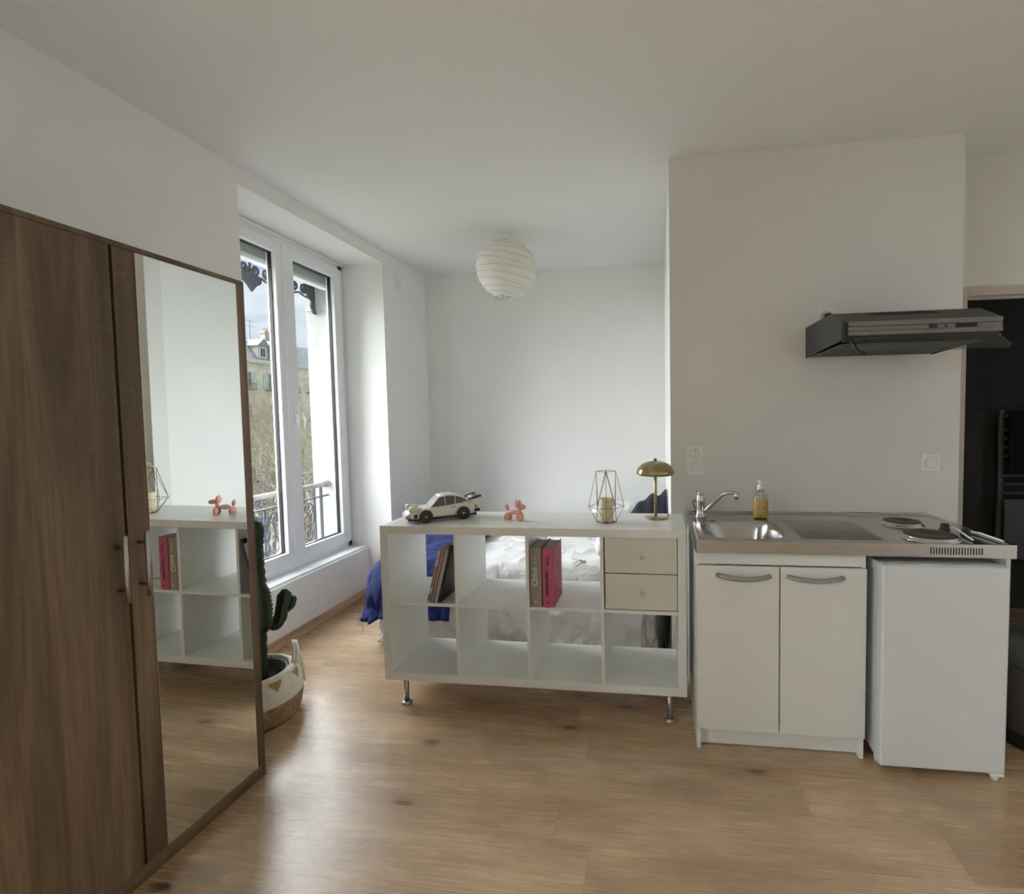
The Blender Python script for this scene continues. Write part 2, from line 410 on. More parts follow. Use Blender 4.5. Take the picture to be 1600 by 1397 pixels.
# ------------------------------------------------------------------ windows
def window(n, o_):
    w = thing('window_%d' % n, None, None, (-1.14, o_ + .85, .40)); w['kind'] = 'structure'
    x0, x1 = -1.20, -1.14
    ya, yb, za, zb = o_ + .212, o_ + 1.488, .402, 2.652
    bm = B()
    box(bm, x0, x1, ya, ya + .05, za, zb, .004); box(bm, x0, x1, yb - .05, yb, za, zb, .004)
    box(bm, x0, x1, ya, yb, za, za + .045, .004); box(bm, x0, x1, ya, yb, zb - .055, zb, .004)
    box(bm, -1.14, -1.128, ya, yb, zb - .022, zb, .003)
    obj('window_frame', bm, M['pvc'], w)
    for k, (a, b) in enumerate(((ya + .045, o_ + .852), (o_ + .858, yb - .045))):
        bm = B(); X0, X1 = x0 + .006, x1 + .016; s = .078
        c, d = za + .04, zb - .05
        box(bm, X0, X1, a, a + s, c, d, .007); box(bm, X0, X1, b - s, b, c, d, .007)
        box(bm, X0, X1, a + s - .004, b - s + .004, c, c + s + .01, .007); box(bm, X0, X1, a + s - .004, b - s + .004, d - s, d, .007)
        sa = obj('window_sash', bm, M['pvc'], w)
        ga, gb, gc, gd = a + s, b - s, c + s + .01, d - s
        bm = B(); g = .007
        for q in ((ga - g, ga + g, gc, gd), (gb - g, gb + g, gc, gd), (ga, gb, gc - g, gc + g), (ga, gb, gd - g, gd + g)):
            box(bm, X0 + .018, X1 - .030, q[0], q[1], q[2], q[3])
        obj('glazing_gasket', bm, M['dark'], sa)
        obj('window_pane', box(B(), X0 + .024, X0 + .028, ga - .01, gb + .01, gc - .01, gd + .01), M['glass'], sa)
    # overlapping centre strip
    obj('centre_strip', box(B(), x1 + .014, x1 + .022, o_ + .825, o_ + .857, za + .05, zb - .06, .003), M['pvc'], w)
    bm = B(); hy, hz = o_ + .898, 1.475
    box(bm, x1 + .014, x1 + .024, hy - .014, hy + .014, hz - .075, hz + .045, .005)
    rod(bm, (x1 + .02, hy, hz), (x1 + .062, hy, hz), .0085)
    tube(bm, [(x1 + .055, hy, hz), (x1 + .066, hy + .012, hz - .004), (x1 + .07, hy + .028, hz - .03), (x1 + .066, hy + .034, hz - .07), (x1 + .058, hy + .034, hz - .12)], [.009, .010, .010, .009, .007], 10)
    obj('window_handle', bm, M['pvc'], w)
    bm = B()
    for z in (.62, 1.12, 1.95, 2.4): rod(bm, (x1 + .008, yb - .04, z - .035), (x1 + .008, yb - .04, z + .035), .006)
    obj('hinge', bm, M['pvc'], w)
    return w
window(1, 0.0); window(2, W2); window(3, W3)  # third window is unseen, added to bring more daylight to the near room

# roller shutter boxes outside, under the lintel
for o_, l in ((0, 'grey-green roller shutter box at the top of the window, outside the glass'), (W2, 'roller shutter box outside the middle window, hidden past the wardrobe'), (W3, 'roller shutter box outside the added unseen window farthest from the bed')):
    rb = thing('roller_shutter_box', l, 'shutter box', (-1.25, o_ + .85, 2.47), 0, 'roller shutter boxes over the windows')
    obj('cover', box(B(), -1.298, -1.212, o_ + .215, o_ + 1.485, 2.475, 2.652, .006), M['shutterbox'], rb)
    bm = B(); box(bm, -1.285, -1.225, o_ + .225, o_ + 1.475, 2.452, 2.474, .004); obj('bottom_slat', bm, M['pvc'], rb)

# ------------------------------------------------------------------ cast iron balcony and valance
def spiral(bm, y, z, r0, r1, a0, turns, rad, x, n=22, sgn=1):
    pts = []
    for i in range(n + 1):
        t = i / n; a = a0 + sgn * turns * 2 * PI * t; r = r0 + (r1 - r0) * t
        pts.append((x, y + r * math.cos(a), z + r * math.sin(a)))
    tube(bm, pts, [rad * (1 - .3 * t / n) for t in range(n + 1)], 6)
    ell(bm, pts[-1], (rad * 1.1, rad * 1.7, rad * 1.7), 8, 6)
def motif(bm, yc, x, z0=.455, z1=.81):
    h = z1 - z0
    # central acanthus stem with leaves
    tube(bm, [(x, yc, z0), (x, yc, z1)], [.008, .006], 6)
    for z_, s_ in ((z0 + .05, .045), (z0 + .15, .05), (z0 + .25, .042)):
        for sg in (-1, 1):
            tube(bm, [(x, yc, z_ - .03), (x, yc + sg * s_ * .45, z_ - .01), (x, yc + sg * s_ * .75, z_ + .035), (x, yc + sg * s_ * .6, z_ + .07)], [.007, .013, .010, .002], 6)
    ell(bm, (x, yc, z0 + .2), (.010, .017, .04), 8, 6)
    for sg in (-1, 1):
        spiral(bm, yc + sg * .095, z1 - .085, .065, .018, PI if sg > 0 else 0, 1.15, .0075, x, sgn=-sg)
        spiral(bm, yc + sg * .085, z0 + .095, .060, .016, PI if sg > 0 else 0, 1.1, .0075, x, sgn=sg)
        tube(bm, [(x, yc + sg * .155, z1 - .08), (x, yc + sg * .14, z0 + h * .5), (x, yc + sg * .075, z0 + .155)], [.006, .007, .006], 6)
        spiral(bm, yc + sg * .035, z0 + .025, .030, .009, PI if sg > 0 else 0, 1, .006, x, sgn=sg)
def railing(o_, label):
    x = -1.335; y0, y1 = o_ + .20, o_ + 1.49
    r = thing('balcony_railing', label, 'railing', (x, (y0 + y1) / 2, .45))
    bm = B(); tube(bm, [(x, y0, .905), (x, y1 - .01, .905)], .019, 12)
    rod(bm, (x, y1 - .035, .905), (x, y1 - .002, .905), .027, seg=14)
    obj('handrail', bm, mk_mat('weathered_painted_handrail', (.20, .18, .155), .6, var=.2, vs=12), r)
    bm = B()
    for z in (.813, .455): box(bm, x - .006, x + .006, y0, y1, z - .006, z + .006)
    obj('rail', bm, M['iron'], r)
    for yy in (y0 + .02, y1 - .09, y1 - .17):
        obj('post', box(B(), x - .008, x + .008, yy - .008, yy + .008, .43, .89), M['iron'], r)
    for yc in (o_ + .42, o_ + .82, o_ + 1.16):
        bm = B(); motif(bm, yc, x); obj('scrollwork', bm, M['iron'], r)
    for i, yc in enumerate([o_ + .30, o_ + .55, o_ + .80, o_ + 1.05]):
        bm = B()
        for sg in (-1, 1):
            spiral(bm, yc + sg * .03, .857, .028, .009, 0 if sg > 0 else PI, .95, .006, x, 14, sg)
            tube(bm, [(x, yc, .835), (x, yc + sg * .022, .848), (x, yc + sg * .02, .875), (x, yc, .886)], .005, 5)
        obj('rosette', bm, M['iron'], r)
    return r
railing(0, 'ornate dark cast iron railing with scrolls outside the window left of the open shelf')
def valance(o_, label):
    x = -1.375; v = thing('iron_valance', label, 'valance', (x, o_ + .85, 2.53))
    bm = B(); box(bm, x - .01, x + .01, o_ + .20, o_ + 1.488, 2.500, 2.53)
    # pierced scroll band
    n = 7
    for i in range(n):
        yc = o_ + .20 + (i + .5) * 1.288 / n
        for sg in (-1, 1): spiral(bm, yc + sg * .042, 2.450, .040, .012, PI if sg > 0 else 0, 1.1, .012, x, 18, sg)
        tube(bm, [(x, yc, 2.51), (x, yc, 2.43)], .010, 6)
    tube(bm, [(x, o_ + .20 + k * 1.288 / 56, 2.408 - .022 * abs(math.sin(PI * n * k / 56))) for k in range(57)], .008, 6)
    obj('scroll_band', bm, M['iron'], v)
    # hanging pendants
    for yc, s_ in ((o_ + .28, .8), (o_ + .86, 1.0), (o_ + 1.16, .55)):
        bm = B(); w_ = .095 * s_; h = .135 * s_
        pts = [(yc - w_ * .25, 2.425), (yc - w_ * .85, 2.405), (yc - w_ * .80, 2.47 - h * .75), (yc - w_ * .35, 2.47 - h * .95), (yc, 2.47 - h * 1.25), (yc + w_ * .35, 2.47 - h * .95), (yc + w_ * .80, 2.47 - h * .75), (yc + w_ * .85, 2.405), (yc + w_ * .25, 2.425)]
        prism(bm, pts, x - .006, x + .006, axis=0)
        tube(bm, [(x - .008, a, b) for a, b in pts], .006, 6)
        obj('pendant', bm, M['iron'], v)
    bm = B()   # corner bracket at the far jamb
    pts = [(o_ + 1.36, 2.50), (o_ + 1.488, 2.50), (o_ + 1.488, 2.27), (o_ + 1.455, 2.275), (o_ + 1.425, 2.33), (o_ + 1.435, 2.37), (o_ + 1.40, 2.385), (o_ + 1.385, 2.42), (o_ + 1.37, 2.44)]
    prism(bm, pts, x - .006, x + .006, axis=0); obj('bracket', bm, M['iron'], v)
valance(0, 'dark pierced iron valance hanging under the lintel outside the window')

# stone facade reveal of the far jamb
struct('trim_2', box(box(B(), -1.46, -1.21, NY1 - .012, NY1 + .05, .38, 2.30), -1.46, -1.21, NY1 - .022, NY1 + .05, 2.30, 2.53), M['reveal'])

# ------------------------------------------------------------------ the street outside
struct('street_ground', box(B(), -62, -1.6, -40, 90, -9.4, -9.2), M['asphalt'])
struct('street_lawn', box(B(), -30, -14, -40, 90, -9.2, -9.12), M['grass'])
A0 = Vector((-43.6, 47.8)); DV = Vector((.0896, .996)).normalized(); NV = Vector((DV.y, -DV.x))   # NV faces us
rzF = math.atan2(DV.y, DV.x)
def facade(label, s0, s1, eave, ridge, chims, dorms, phase):
    t = thing('apartment_building', label, 'building', (A0.x, A0.y, -9.2), rzF)
    def bx(bm, a, b, d0, d1, z0, z1): return box(bm, a, b, -d1, -d0, z0 + 9.2, z1 + 9.2)     # local: x along facade, -y towards the street
    bm = B(); bx(bm, s0, s1, -9, 0, -9.2, eave)
    for z in (4.5, 1.1, -2.3, -5.7): bx(bm, s0, s1, 0, .22, z - .14, z + .08)
    bx(bm, s0, s1, 0, .2, eave - .75, eave - .55)
    obj('wall', bm, M['farwall'], t, True)
    bm = B(); bx(bm, s0, s1, 0, .55, eave - .28, eave); bx(bm, s0, s1, 0, .35, eave - .45, eave - .28)
    k = s0 + .3
    while k < s1: bx(bm, k, k + .16, 0, .45, eave - .5, eave - .28); k += .55
    obj('cornice', bm, M['stone'], t, True)
    bm = B(); prism(bm, [(-.3 * -1 - .6, eave + 9.2), (1.7, ridge + 9.2), (6.5, ridge + 9.2 + .3), (9, eave + 9.2)], s0, s1, axis=0)
    obj('roof', bm, M['roofslate'], t, True)
    k = s0 + phase
    wins = []
    while k < s1 - .4:
        if k > s0 + .4: wins.append(k)
        k += 3.02
    for z in (5.3, 1.75, -1.65, -5.05):
        for s in wins:
            w = obj('window', bx(bx(bx(bx(bx(B(), s - .42, s - .34, -.02, .10, z, z + 1.85), s + .34, s + .42, -.02, .10, z, z + 1.85), s - .42, s + .42, -.02, .14, z + 1.80, z + 1.95), s - .03, s + .03, 0, .06, z, z + 1.8), s - .34, s + .34, 0, .06, z + 1.2, z + 1.26), M['dormerwall'], t, True)
            obj('pane', bx(B(), s - .34, s + .34, .0, .03, z, z + 1.8), M['farglass'], w, True)
            if z > 0:
                for sg in (-1, 1):
                    obj('shutter', bx(B(), s + sg * .44, s + sg * 1.06, .02, .09, z, z + 1.8), M['shutgreen'], t, True)
            bm = B()
            bx(bm, s - .75, s + .75, 0, .5, z - .16, z - .02)
            for q in range(13): bx(bm, s - .72 + q * .12, s - .70 + q * .12, .44, .46, z, z + .62)
            bx(bm, s - .74, s + .74, .42, .48, z + .6, z + .65)
            obj('balcony', bm, M['iron'], t, True)
    for s in dorms:
        bm = B(); bx(bm, s - .62, s + .62, -1.6, .12, eave + .15, eave + 1.72)
        d = obj('dormer', bm, M['dormerwall'], t, True)
        bm = B(); prism(bm, [(s - .85, eave + 1.65 + 9.2), (s, eave + 2.5 + 9.2), (s + .85, eave + 1.65 + 9.2)], -.42, 2.2, axis=1); obj('dormer_roof', bm, M['roofslate'], d, True)
        bm = B(); bx(bm, s - .36, s + .36, .10, .16, eave + .35, eave + 1.45); obj('dormer_window', bm, M['pvc'], d, True)
        bm = B(); bx(bm, s - .29, s - .03, .15, .18, eave + .42, eave + 1.38); bx(bm, s + .03, s + .29, .15, .18, eave + .42, eave + 1.38); obj('dormer_pane', bm, M['farglass'], d, True)
    for s, d_, zt in chims:
        bm = B(); bx(bm, s - .42, s + .42, -d_ - .7, -d_, eave + .2, zt); bx(bm, s - .55, s + .55, -d_ - .8, -d_ + .1, zt - .3, zt - .1)
        c = obj('chimney', bm, M['brick'], t, True)
        bm = B()
        for q in (-.25, .1): rod(bm, (s + q, d_ + .35, zt + 9.2), (s + q, d_ + .35, zt + .45 + 9.2), .11)
        obj('chimney_pot', bm, M['brick'], c, True)
    return t
facade('pale limestone apartment block with paired gabled dormers across the street', -11, 6.4, 8.6, 11.0, [(4.0, 1.3, 12.4)], [-6.8, -5.1, 1.72, 3.42], 2.78 + 11 - 12.08 + .0)
facade('pale limestone apartment block with mint shutters, right of the dormered one', 6.45, 26, 8.6, 11.2, [(7.4, 1.3, 12.0)], [10.4, 15, 19], 2.35)
an = thing('television_aerial', 'thin rooftop television aerial above the dormers across the street', 'aerial', (A0.x, A0.y, 10.9), rzF)
bm = B(); rod(bm, (2.6, 2.4, -.1), (2.6, 2.4, 2.6), .03, seg=6); obj('mast', bm, M['iron'], an, True)
bm = B()
for z in (2.5, 1.9): rod(bm, (1.8, 2.4, z), (3.3, 2.4, z), .02, seg=5)
obj('cross_arm', bm, M['iron'], an, True)

def tree(loc, seed, h, label):
    rnd = random.Random(seed); root = thing('bare_tree', label, 'tree', loc, 0, 'bare trees along the street')
    tb, bb = B(), B(); cnt = [0]
    def grow(p, d, L, r, depth, bm):
        n = 3; pts = [p.copy()]; rs = [r]
        for i in range(n):
            d = (d + Vector((rnd.uniform(-1, 1), rnd.uniform(-1, 1), rnd.uniform(-.4, .6))) * .16).normalized()
            p = p + d * (L / n); pts.append(p.copy()); rs.append(r * (1 - .35 * (i + 1) / n))
        tube(bm, pts, rs, 6 if depth < 2 else 4, caps=False); cnt[0] += 1
        if depth >= 6: return
        for k in range(4 if depth < 3 else 3):
            ax = Vector((rnd.uniform(-1, 1), rnd.uniform(-1, 1), rnd.uniform(-.3, .5))).normalized()
            nd = (d * .75 + ax * .62).normalized()
            grow(pts[rnd.choice((2, 3, 3))], nd, L * rnd.uniform(.62, .82), rs[-1] * rnd.uniform(.62, .78), depth + 1, bb)
    grow(Vector((0, 0, 0)), Vector((0, 0, 1)), h * .36, h * .022, 0, tb)
    obj('trunk', tb, M['bark'], root, True, nosplit=True); obj('branches', bb, M['bark'], root, True, nosplit=True)
tree((-12.5, 14.0, -9.15), 3, 13.0, 'bare pale-barked plane tree seen through the left window leaf')
tree((-20.5, 26.0, -9.15), 8, 13.4, 'bare plane tree behind the window handle, farther up the street')
tree((-33.0, 42.0, -9.15), 21, 13.5, 'bare plane tree farthest across the street, before the limestone facade')
tree((-26.5, 34.5, -9.15), 33, 13.2, 'lower bare plane tree seen through the right window leaf')
def vehicle(label, cat, name, loc, rz, L, W, H, paint, van):
    t = thing(name, label, cat, loc, rz)
    if van: pr = [(-L / 2, .35), (-L / 2, H), (L * .28, H), (L * .40, H * .62), (L / 2, H * .5), (L / 2, .35)]
    else: pr = [(-L / 2, .3), (-L / 2, H * .6), (-L * .36, H * .66), (-L * .24, H), (L * .12, H), (L * .28, H * .62), (L / 2, H * .52), (L / 2, .3)]
    bm = B(); prism(bm, pr, -W / 2, W / 2, axis=1); bmesh.ops.bevel(bm, geom=bm.edges[:], offset=.07, segments=2, affect='EDGES'); obj('body', bm, paint, t, True)
    for sg in (-1, 1): obj('side_window', box(B(), L * (.08 if van else -.25), L * .27 if van else L * .15, sg * (W / 2 + .005), sg * (W / 2 - .02), H * .62, H * .9), M['farglass'], t, True)
    for sx in (-.32, .32):
        for sg in (-1, 1):
            bm = B(); rod(bm, (L * sx, sg * (W / 2 - .2), .33), (L * sx, sg * (W / 2 + .02), .33), .33, seg=18); obj('wheel', bm, M['tyre'], t, True)
vehicle('turquoise van parked in the street below the balcony', 'van', 'parked_van', (-9.6, 10.4, -9.2), 1.5, 5.2, 2.0, 2.3, M['teal'], True)
vehicle('second turquoise van parked farther along the street', 'van', 'parked_van', (-10.6, 17.0, -9.2), 1.5, 5.2, 2.0, 2.3, M['teal'], True)
vehicle('white car parked in the street beyond the balcony', 'car', 'parked_car', (-8.6, 5.6, -9.2), 1.5, 4.2, 1.75, 1.5, M['carwhite'], False)
vehicle('small red car parked at the foot of the facade', 'car', 'parked_car', (-5.9, 6.9, -9.2), 1.5, 4.0, 1.7, 1.45, M['carred'], False)
# ------------------------------------------------------------------ wardrobe with mirrored door
w = thing('wardrobe', 'tall brown oak-look wardrobe with a full-height mirror on its right door', 'wardrobe', (-.51, -.96, 0))
WX, WXD, WY0, WY1, WZ = -.795, -.240, -1.427, -.497, 1.942
for a, b in ((WY0, WY0 + .018), (WY1 - .018, WY1)): obj('side_panel', box(B(), WX, WXD + .013, a, b, 0, WZ, .001), M['ward'], w)
obj('top_panel', box(B(), WX, WXD + .015, WY0 + .018, WY1 - .018, WZ - .016, WZ, .001), M['ward'], w)
obj('back_panel', box(B(), WX, WX + .01, WY0 + .018, WY1 - .018, .05, WZ - .016), M['ward'], w)
obj('plinth', box(B(), WXD - .02, WXD + .013, WY0 + .018, WY1 - .018, 0, .052, .001), M['plinthwood'], w)
YS = -.962
for i, (a, b) in enumerate(((WY0 + .020, YS - .004), (YS + .004, WY1 - .020))):
    d = obj('door', box(B(), WXD, WXD + .019, a, b, .056, WZ - .018, .0015), M['ward'], w)
    if i: d['label'] = 'door carrying the mirror'; obj('mirror_panel', box(B(), WXD + .019, WXD + .0225, -.898, -.542, .058, WZ - .020, .001), M['mirror'], d)
    hy = -.993 if i == 0 else -.931
    h = obj('handle', rod(B(), (-.190, hy, .886), (-.190, hy, 1.083), .0065, seg=14), M['alu'], d)
    for z in (.921, 1.050): obj('handle_post', rod(B(), (-.190, hy, z), (WXD + .018, hy, z), .0045), M['bronze'], h)

_P = Vector((-.222, -.50, 0)); _R = Matrix.Rotation(math.radians(-.9), 4, 'Z') @ Matrix.Rotation(math.radians(.3), 4, 'Y')
w.rotation_euler = _R.to_euler(); w.location = _P - _R.to_3x3() @ (_P - Vector(w.location))

# ------------------------------------------------------------------ cactus in a rope basket
bc = (-.588, -.150, 0)
bk = thing('woven_basket', 'round white rope and brown jute basket holding the cactus beside the wardrobe', 'basket', bc)
def coil(prof_r, z0, z1, n):
    pr = []
    for i in range(n * 4 + 1):
        t = i / (n * 4); z = z0 + (z1 - z0) * t
        pr.append((prof_r(z) + .0025 * abs(math.sin(PI * t * n)), z))
    return pr
def br(z): return .170 + .035 * math.sin(PI * min(1, max(0, (z + .03) / .27))) ** .8 - (.010 if z > .2 else 0) * (z - .2) / .03
def tri(a, z):
    k = (a * 9 / (2 * PI)) % 1
    return 1 if (z > .172 and z < .212 and abs(k - .5) < .26 * (z - .168) / .044) else 0
obj('rope_body', lathe(B(), coil(br, .105, .228, 12) + [(.160, .232), (.152, .228), (.150, .12)], bc, 160, mif=tri), [M['rope'], M['brownrope']], bk)
obj('jute_base', lathe(B(), [(.0, .004), (.15, .004), (.166, .0)] + coil(br, .006, .107, 7), bc, 96, mod=lambda a, z: 1 + .012 * math.sin(a * 46 + z * 300)), M['jute'], bk)
for sg in (1, -1):
    ang = math.radians(48) if sg > 0 else math.radians(228)
    ca, sa = math.cos(ang), math.sin(ang)
    def hp(u, r, z): return (bc[0] + ca * r - sa * u, bc[1] + sa * r + ca * u, z)
    pts = [hp(-.045, .158, .215), hp(-.045, .166, .25), hp(-.030, .170, .30), hp(0, .172, .318), hp(.022, .176, .30), hp(.036, .186, .255), hp(.042, .200, .20), hp(.045, .208, .14), hp(.046, .208, .085)]
    bm = B(); tube(bm, pts, .0075, 10)
    tube(bm, [Vector(p) + Vector((ca * .013, sa * .013, -.004)) for p in pts], .0075, 10)
    ell(bm, pts[0], (.016, .016, .013)); ell(bm, hp(.045, .205, .15), (.013, .013, .012)); ell(bm, hp(.046, .21, .08), (.012, .012, .014))
    obj('rope_handle', bm, M['rope'], bk)
ct = thing('potted_cactus', 'tall ribbed green cactus with two small side arms in a black pot', 'cactus', (bc[0], bc[1], .006))
bm = B(); lathe(bm, [(0, .012), (.118, .012), (.142, .205), (.148, .208), (.148, .216), (.136, .214), (.132, .16), (0, .16)], bc, 40); obj('pot', bm, M['dark'], ct)
bm = B(); lathe(bm, [(0, .182), (.05, .18), (.10, .172), (.131, .165)], bc, 36, mod=lambda a, z: 1)
for v in bm.verts: v.co.z += .008 * fbm(v.co.x, v.co.y, 1, 40)
obj('soil', bm, M['soil'], ct)
def ctube(pts, rr, label=None):
    P = [Vector(p) for p in pts]; out = []; ro = []
    for i in range(len(P) - 1):
        for k in range(8):
            t = k / 8; out.append(P[i].lerp(P[i + 1], t)); ro.append(rr[i] + (rr[i + 1] - rr[i]) * t)
    out.append(P[-1]); ro.append(rr[-1])
    ro = [r * (1 + (.05 if i % 2 else -.05)) for i, r in enumerate(ro)]
    bm = B(); tube(bm, out, ro, 30, ribs=5, amp=.27)
    return obj('stem' if label is None else label, bm, M['cactus'], ct)
cx, cy = -.572, -.128
ctube([(cx, cy, .165), (cx, cy, .40), (cx + .005, cy, .44), (cx + .004, cy, .52), (cx, cy, .60), (cx, cy, .635), (cx - .002, cy, .80), (cx - .004, cy, .90), (cx - .005, cy, .93), (cx - .005, cy, .945)],
      [.032, .034, .052, .056, .052, .040, .037, .045, .038, .012])
ctube([(cx + .03, cy + .03, .435), (cx + .058, cy + .052, .42), (cx + .072, cy + .066, .455), (cx + .078, cy + .072, .51), (cx + .084, cy + .078, .535), (cx + .088, cy + .08, .565), (cx + .088, cy + .08, .590)],
      [.018, .022, .024, .022, .026, .026, .008], 'arm')
ctube([(cx + .085, cy + .082, .475), (cx + .105, cy + .100, .500), (cx + .112, cy + .106, .535), (cx + .113, cy + .106, .548)], [.010, .014, .014, .006], 'arm')

# ------------------------------------------------------------------ open cube shelf
SW, SH, SD, ST, SI, LH = 1.465, .765, .39, .0385, .0155, .134
SC = (SW - 2 * ST - 3 * SI) / 4; SZ = LH
rs = -.0056
sh = thing('cube_shelf', 'low white open cube shelf on metal legs, back open towards the bed', 'shelf', (0, 0, 0), rs)
for a, b in ((0, ST), (SW - ST, SW)): obj('side_panel', box(B(), a, b, 0, SD, SZ, SZ + SH, .001), M['lam'], sh, True)
for a, b, n in ((SZ, SZ + ST, 'bottom_panel'), (SZ + SH - ST, SZ + SH, 'top_panel')): obj(n, box(B(), ST + .0003, SW - ST - .0003, .0005, SD, a, b - (.0006 if n == 'top_panel' else 0), .001), M['lam'], sh, True)
ZM0, ZM1 = SZ + SH / 2 - SI / 2, SZ + SH / 2 + SI / 2
for k in range(3):
    x = ST + (k + 1) * SC + k * SI
    obj('divider', box(B(), x, x + SI, .002, SD - .002, SZ + ST, SZ + SH - ST, .0007), M['lam'], sh, True)
for k in range(4):
    x = ST + k * (SC + SI)
    obj('shelf_board', box(B(), x, x + SC, .002, SD - .002, ZM0, ZM1, .0007), M['lam'], sh, True)
for x in (.091, SW - .078):
    for y in (.035, SD - .035):
        bm = B(); rod(bm, (x, y, .012), (x, y, SZ), .0125, seg=18); rod(bm, (x, y, SZ - .006), (x, y, SZ), .026, seg=20)
        lathe(bm, [(0, 0), (.024, 0), (.026, .004), (.024, .009), (.014, .014)], (x, y, 0), 20)
        obj('leg', bm, M['alu'], sh, True)
xd = ST + 3 * (SC + SI)
dh = (SZ + SH - ST - ZM1)
for k in range(2):
    z0 = ZM1 + .003 + k * dh / 2; z1 = z0 + dh / 2 - .005
    d = obj('drawer', box(B(), xd + .006, xd + SC - .003, .010, .026, z0, z1, .001), M['lam_drawer'], sh, True)
    bm = B(); box(bm, xd + .008, xd + .022, .026, .36, z0, z1 - .02); box(bm, xd + SC - .018, xd + SC - .005, .026, .36, z0, z1 - .02); box(bm, xd + .008, xd + SC - .005, .35, .36, z0, z1 - .02); box(bm, xd + .01, xd + SC - .01, .026, .36, z0, z0 + .005)
    obj('drawer_box', bm, M['lam'], d, True)
    kx, kz = xd + SC * .5 + .005, (z0 + z1) / 2
    bm = B(); rod(bm, (kx, .011, kz), (kx, -.010, kz), .0045); tube(bm, [(kx - .002, -.010, kz + .002), (kx, -.014, kz + .001), (kx + .014, -.017, kz - .003)], [.006, .0065, .0045], 10); ell(bm, (kx - .001, -.013, kz), (.008, .005, .008))
    obj('knob', bm, M['chrome'], d, True)

# ------------------------------------------------------------------ books
RX90 = Matrix.Rotation(PI / 2, 4, 'X')
def spine_text(root, body, size, mat, x, y, z, rot_up=True, name='title', **k):
    m = Matrix.Translation((x, y, z)) @ RX90 @ (Matrix.Rotation(PI / 2, 4, 'Z') if rot_up else Matrix.Identity(4))
    return text(name, body, size, mat, root, m, **k)
ZB = ZM1 + .0005
def book(name, label, x0, wd, h, dp, mat, group=None):
    t = thing(name, label, 'book', (x0, .002, ZB), 0, 'thick books in the third upper cube')
    bm = B(); c = .003; yy = -.010
    # covers and rounded spine
    box(bm, 0, c, .0, dp, 0, h, .0008); box(bm, wd - c, wd, .0, dp, 0, h, .0008)
    n = 8; pts = [(wd * i / n, -.007 * math.sin(PI * i / n) ** .6) for i in range(n + 1)]
    prism(bm, pts + [(wd, .003), (0, .003)], 0, h)
    obj('cover', bm, mat, t, True)
    bm = B(); prism(bm, [(c, .003), (wd - c, .003), (wd - c, dp - .006), (wd / 2, dp - .012), (c, dp - .006)], .004, h - .005)
    obj('pages', bm, M['paper'], t, True)
    return t
X3 = ST + 2 * (SC + SI)
b1 = book('book', 'thick taupe book with pale title on its spine, left of the pink book', X3 + .004, .054, .280, .188, M['bookgrey'])
spine_text(b1, 'Chloé', .040, M['silver_print'], .036, -.0072, .100, bold=.0003, sx=.92)
spine_text(b1, 'DÉFILÉS', .010, M['silver_print'], .031, -.0072, .205, name='subtitle', spacing=1.3)
bm = B(); ell(bm, (.027, -.007, .026), (.004, .0006, .005)); obj('emblem', bm, M['silver_print'], b1, True)
b2 = book('book', 'thick bright pink book with black title on its spine', X3 + .062, .056, .280, .188, M['bookpink'])
spine_text(b2, 'YVESSAINTLAURENT', .0165, M['ink'], .030, -.0074, .050, shear=.30, bold=.0005, spacing=.86, sx=.92)
spine_text(b2, 'DÉFILÉS', .0125, M['ink'], .033, -.0074, .197, name='subtitle', bold=.0004, spacing=1.1)
spine_text(b2, 'l’intégrale des collections', .0055, M['ink'], .041, -.0072, .088, name='small_line')
bm = B(); prism(bm, [(.028, .017), (.0235, .025), (.0245, .029), (.028, .027), (.0315, .029), (.0325, .025)], -.0078, -.0068, axis=1); obj('emblem', bm, M['ink'], b2, True)
m = Matrix.Translation((.0563, .055, .185)) @ Matrix.Rotation(PI / 2, 4, 'Z') @ RX90 @ Matrix.Rotation(math.radians(0), 4, 'Z')
text('cover_title', 'YvesSaintLaurent', .011, mk_mat('dark_pink_print', (.38, .04, .13), .6), b2, m, shear=.25)

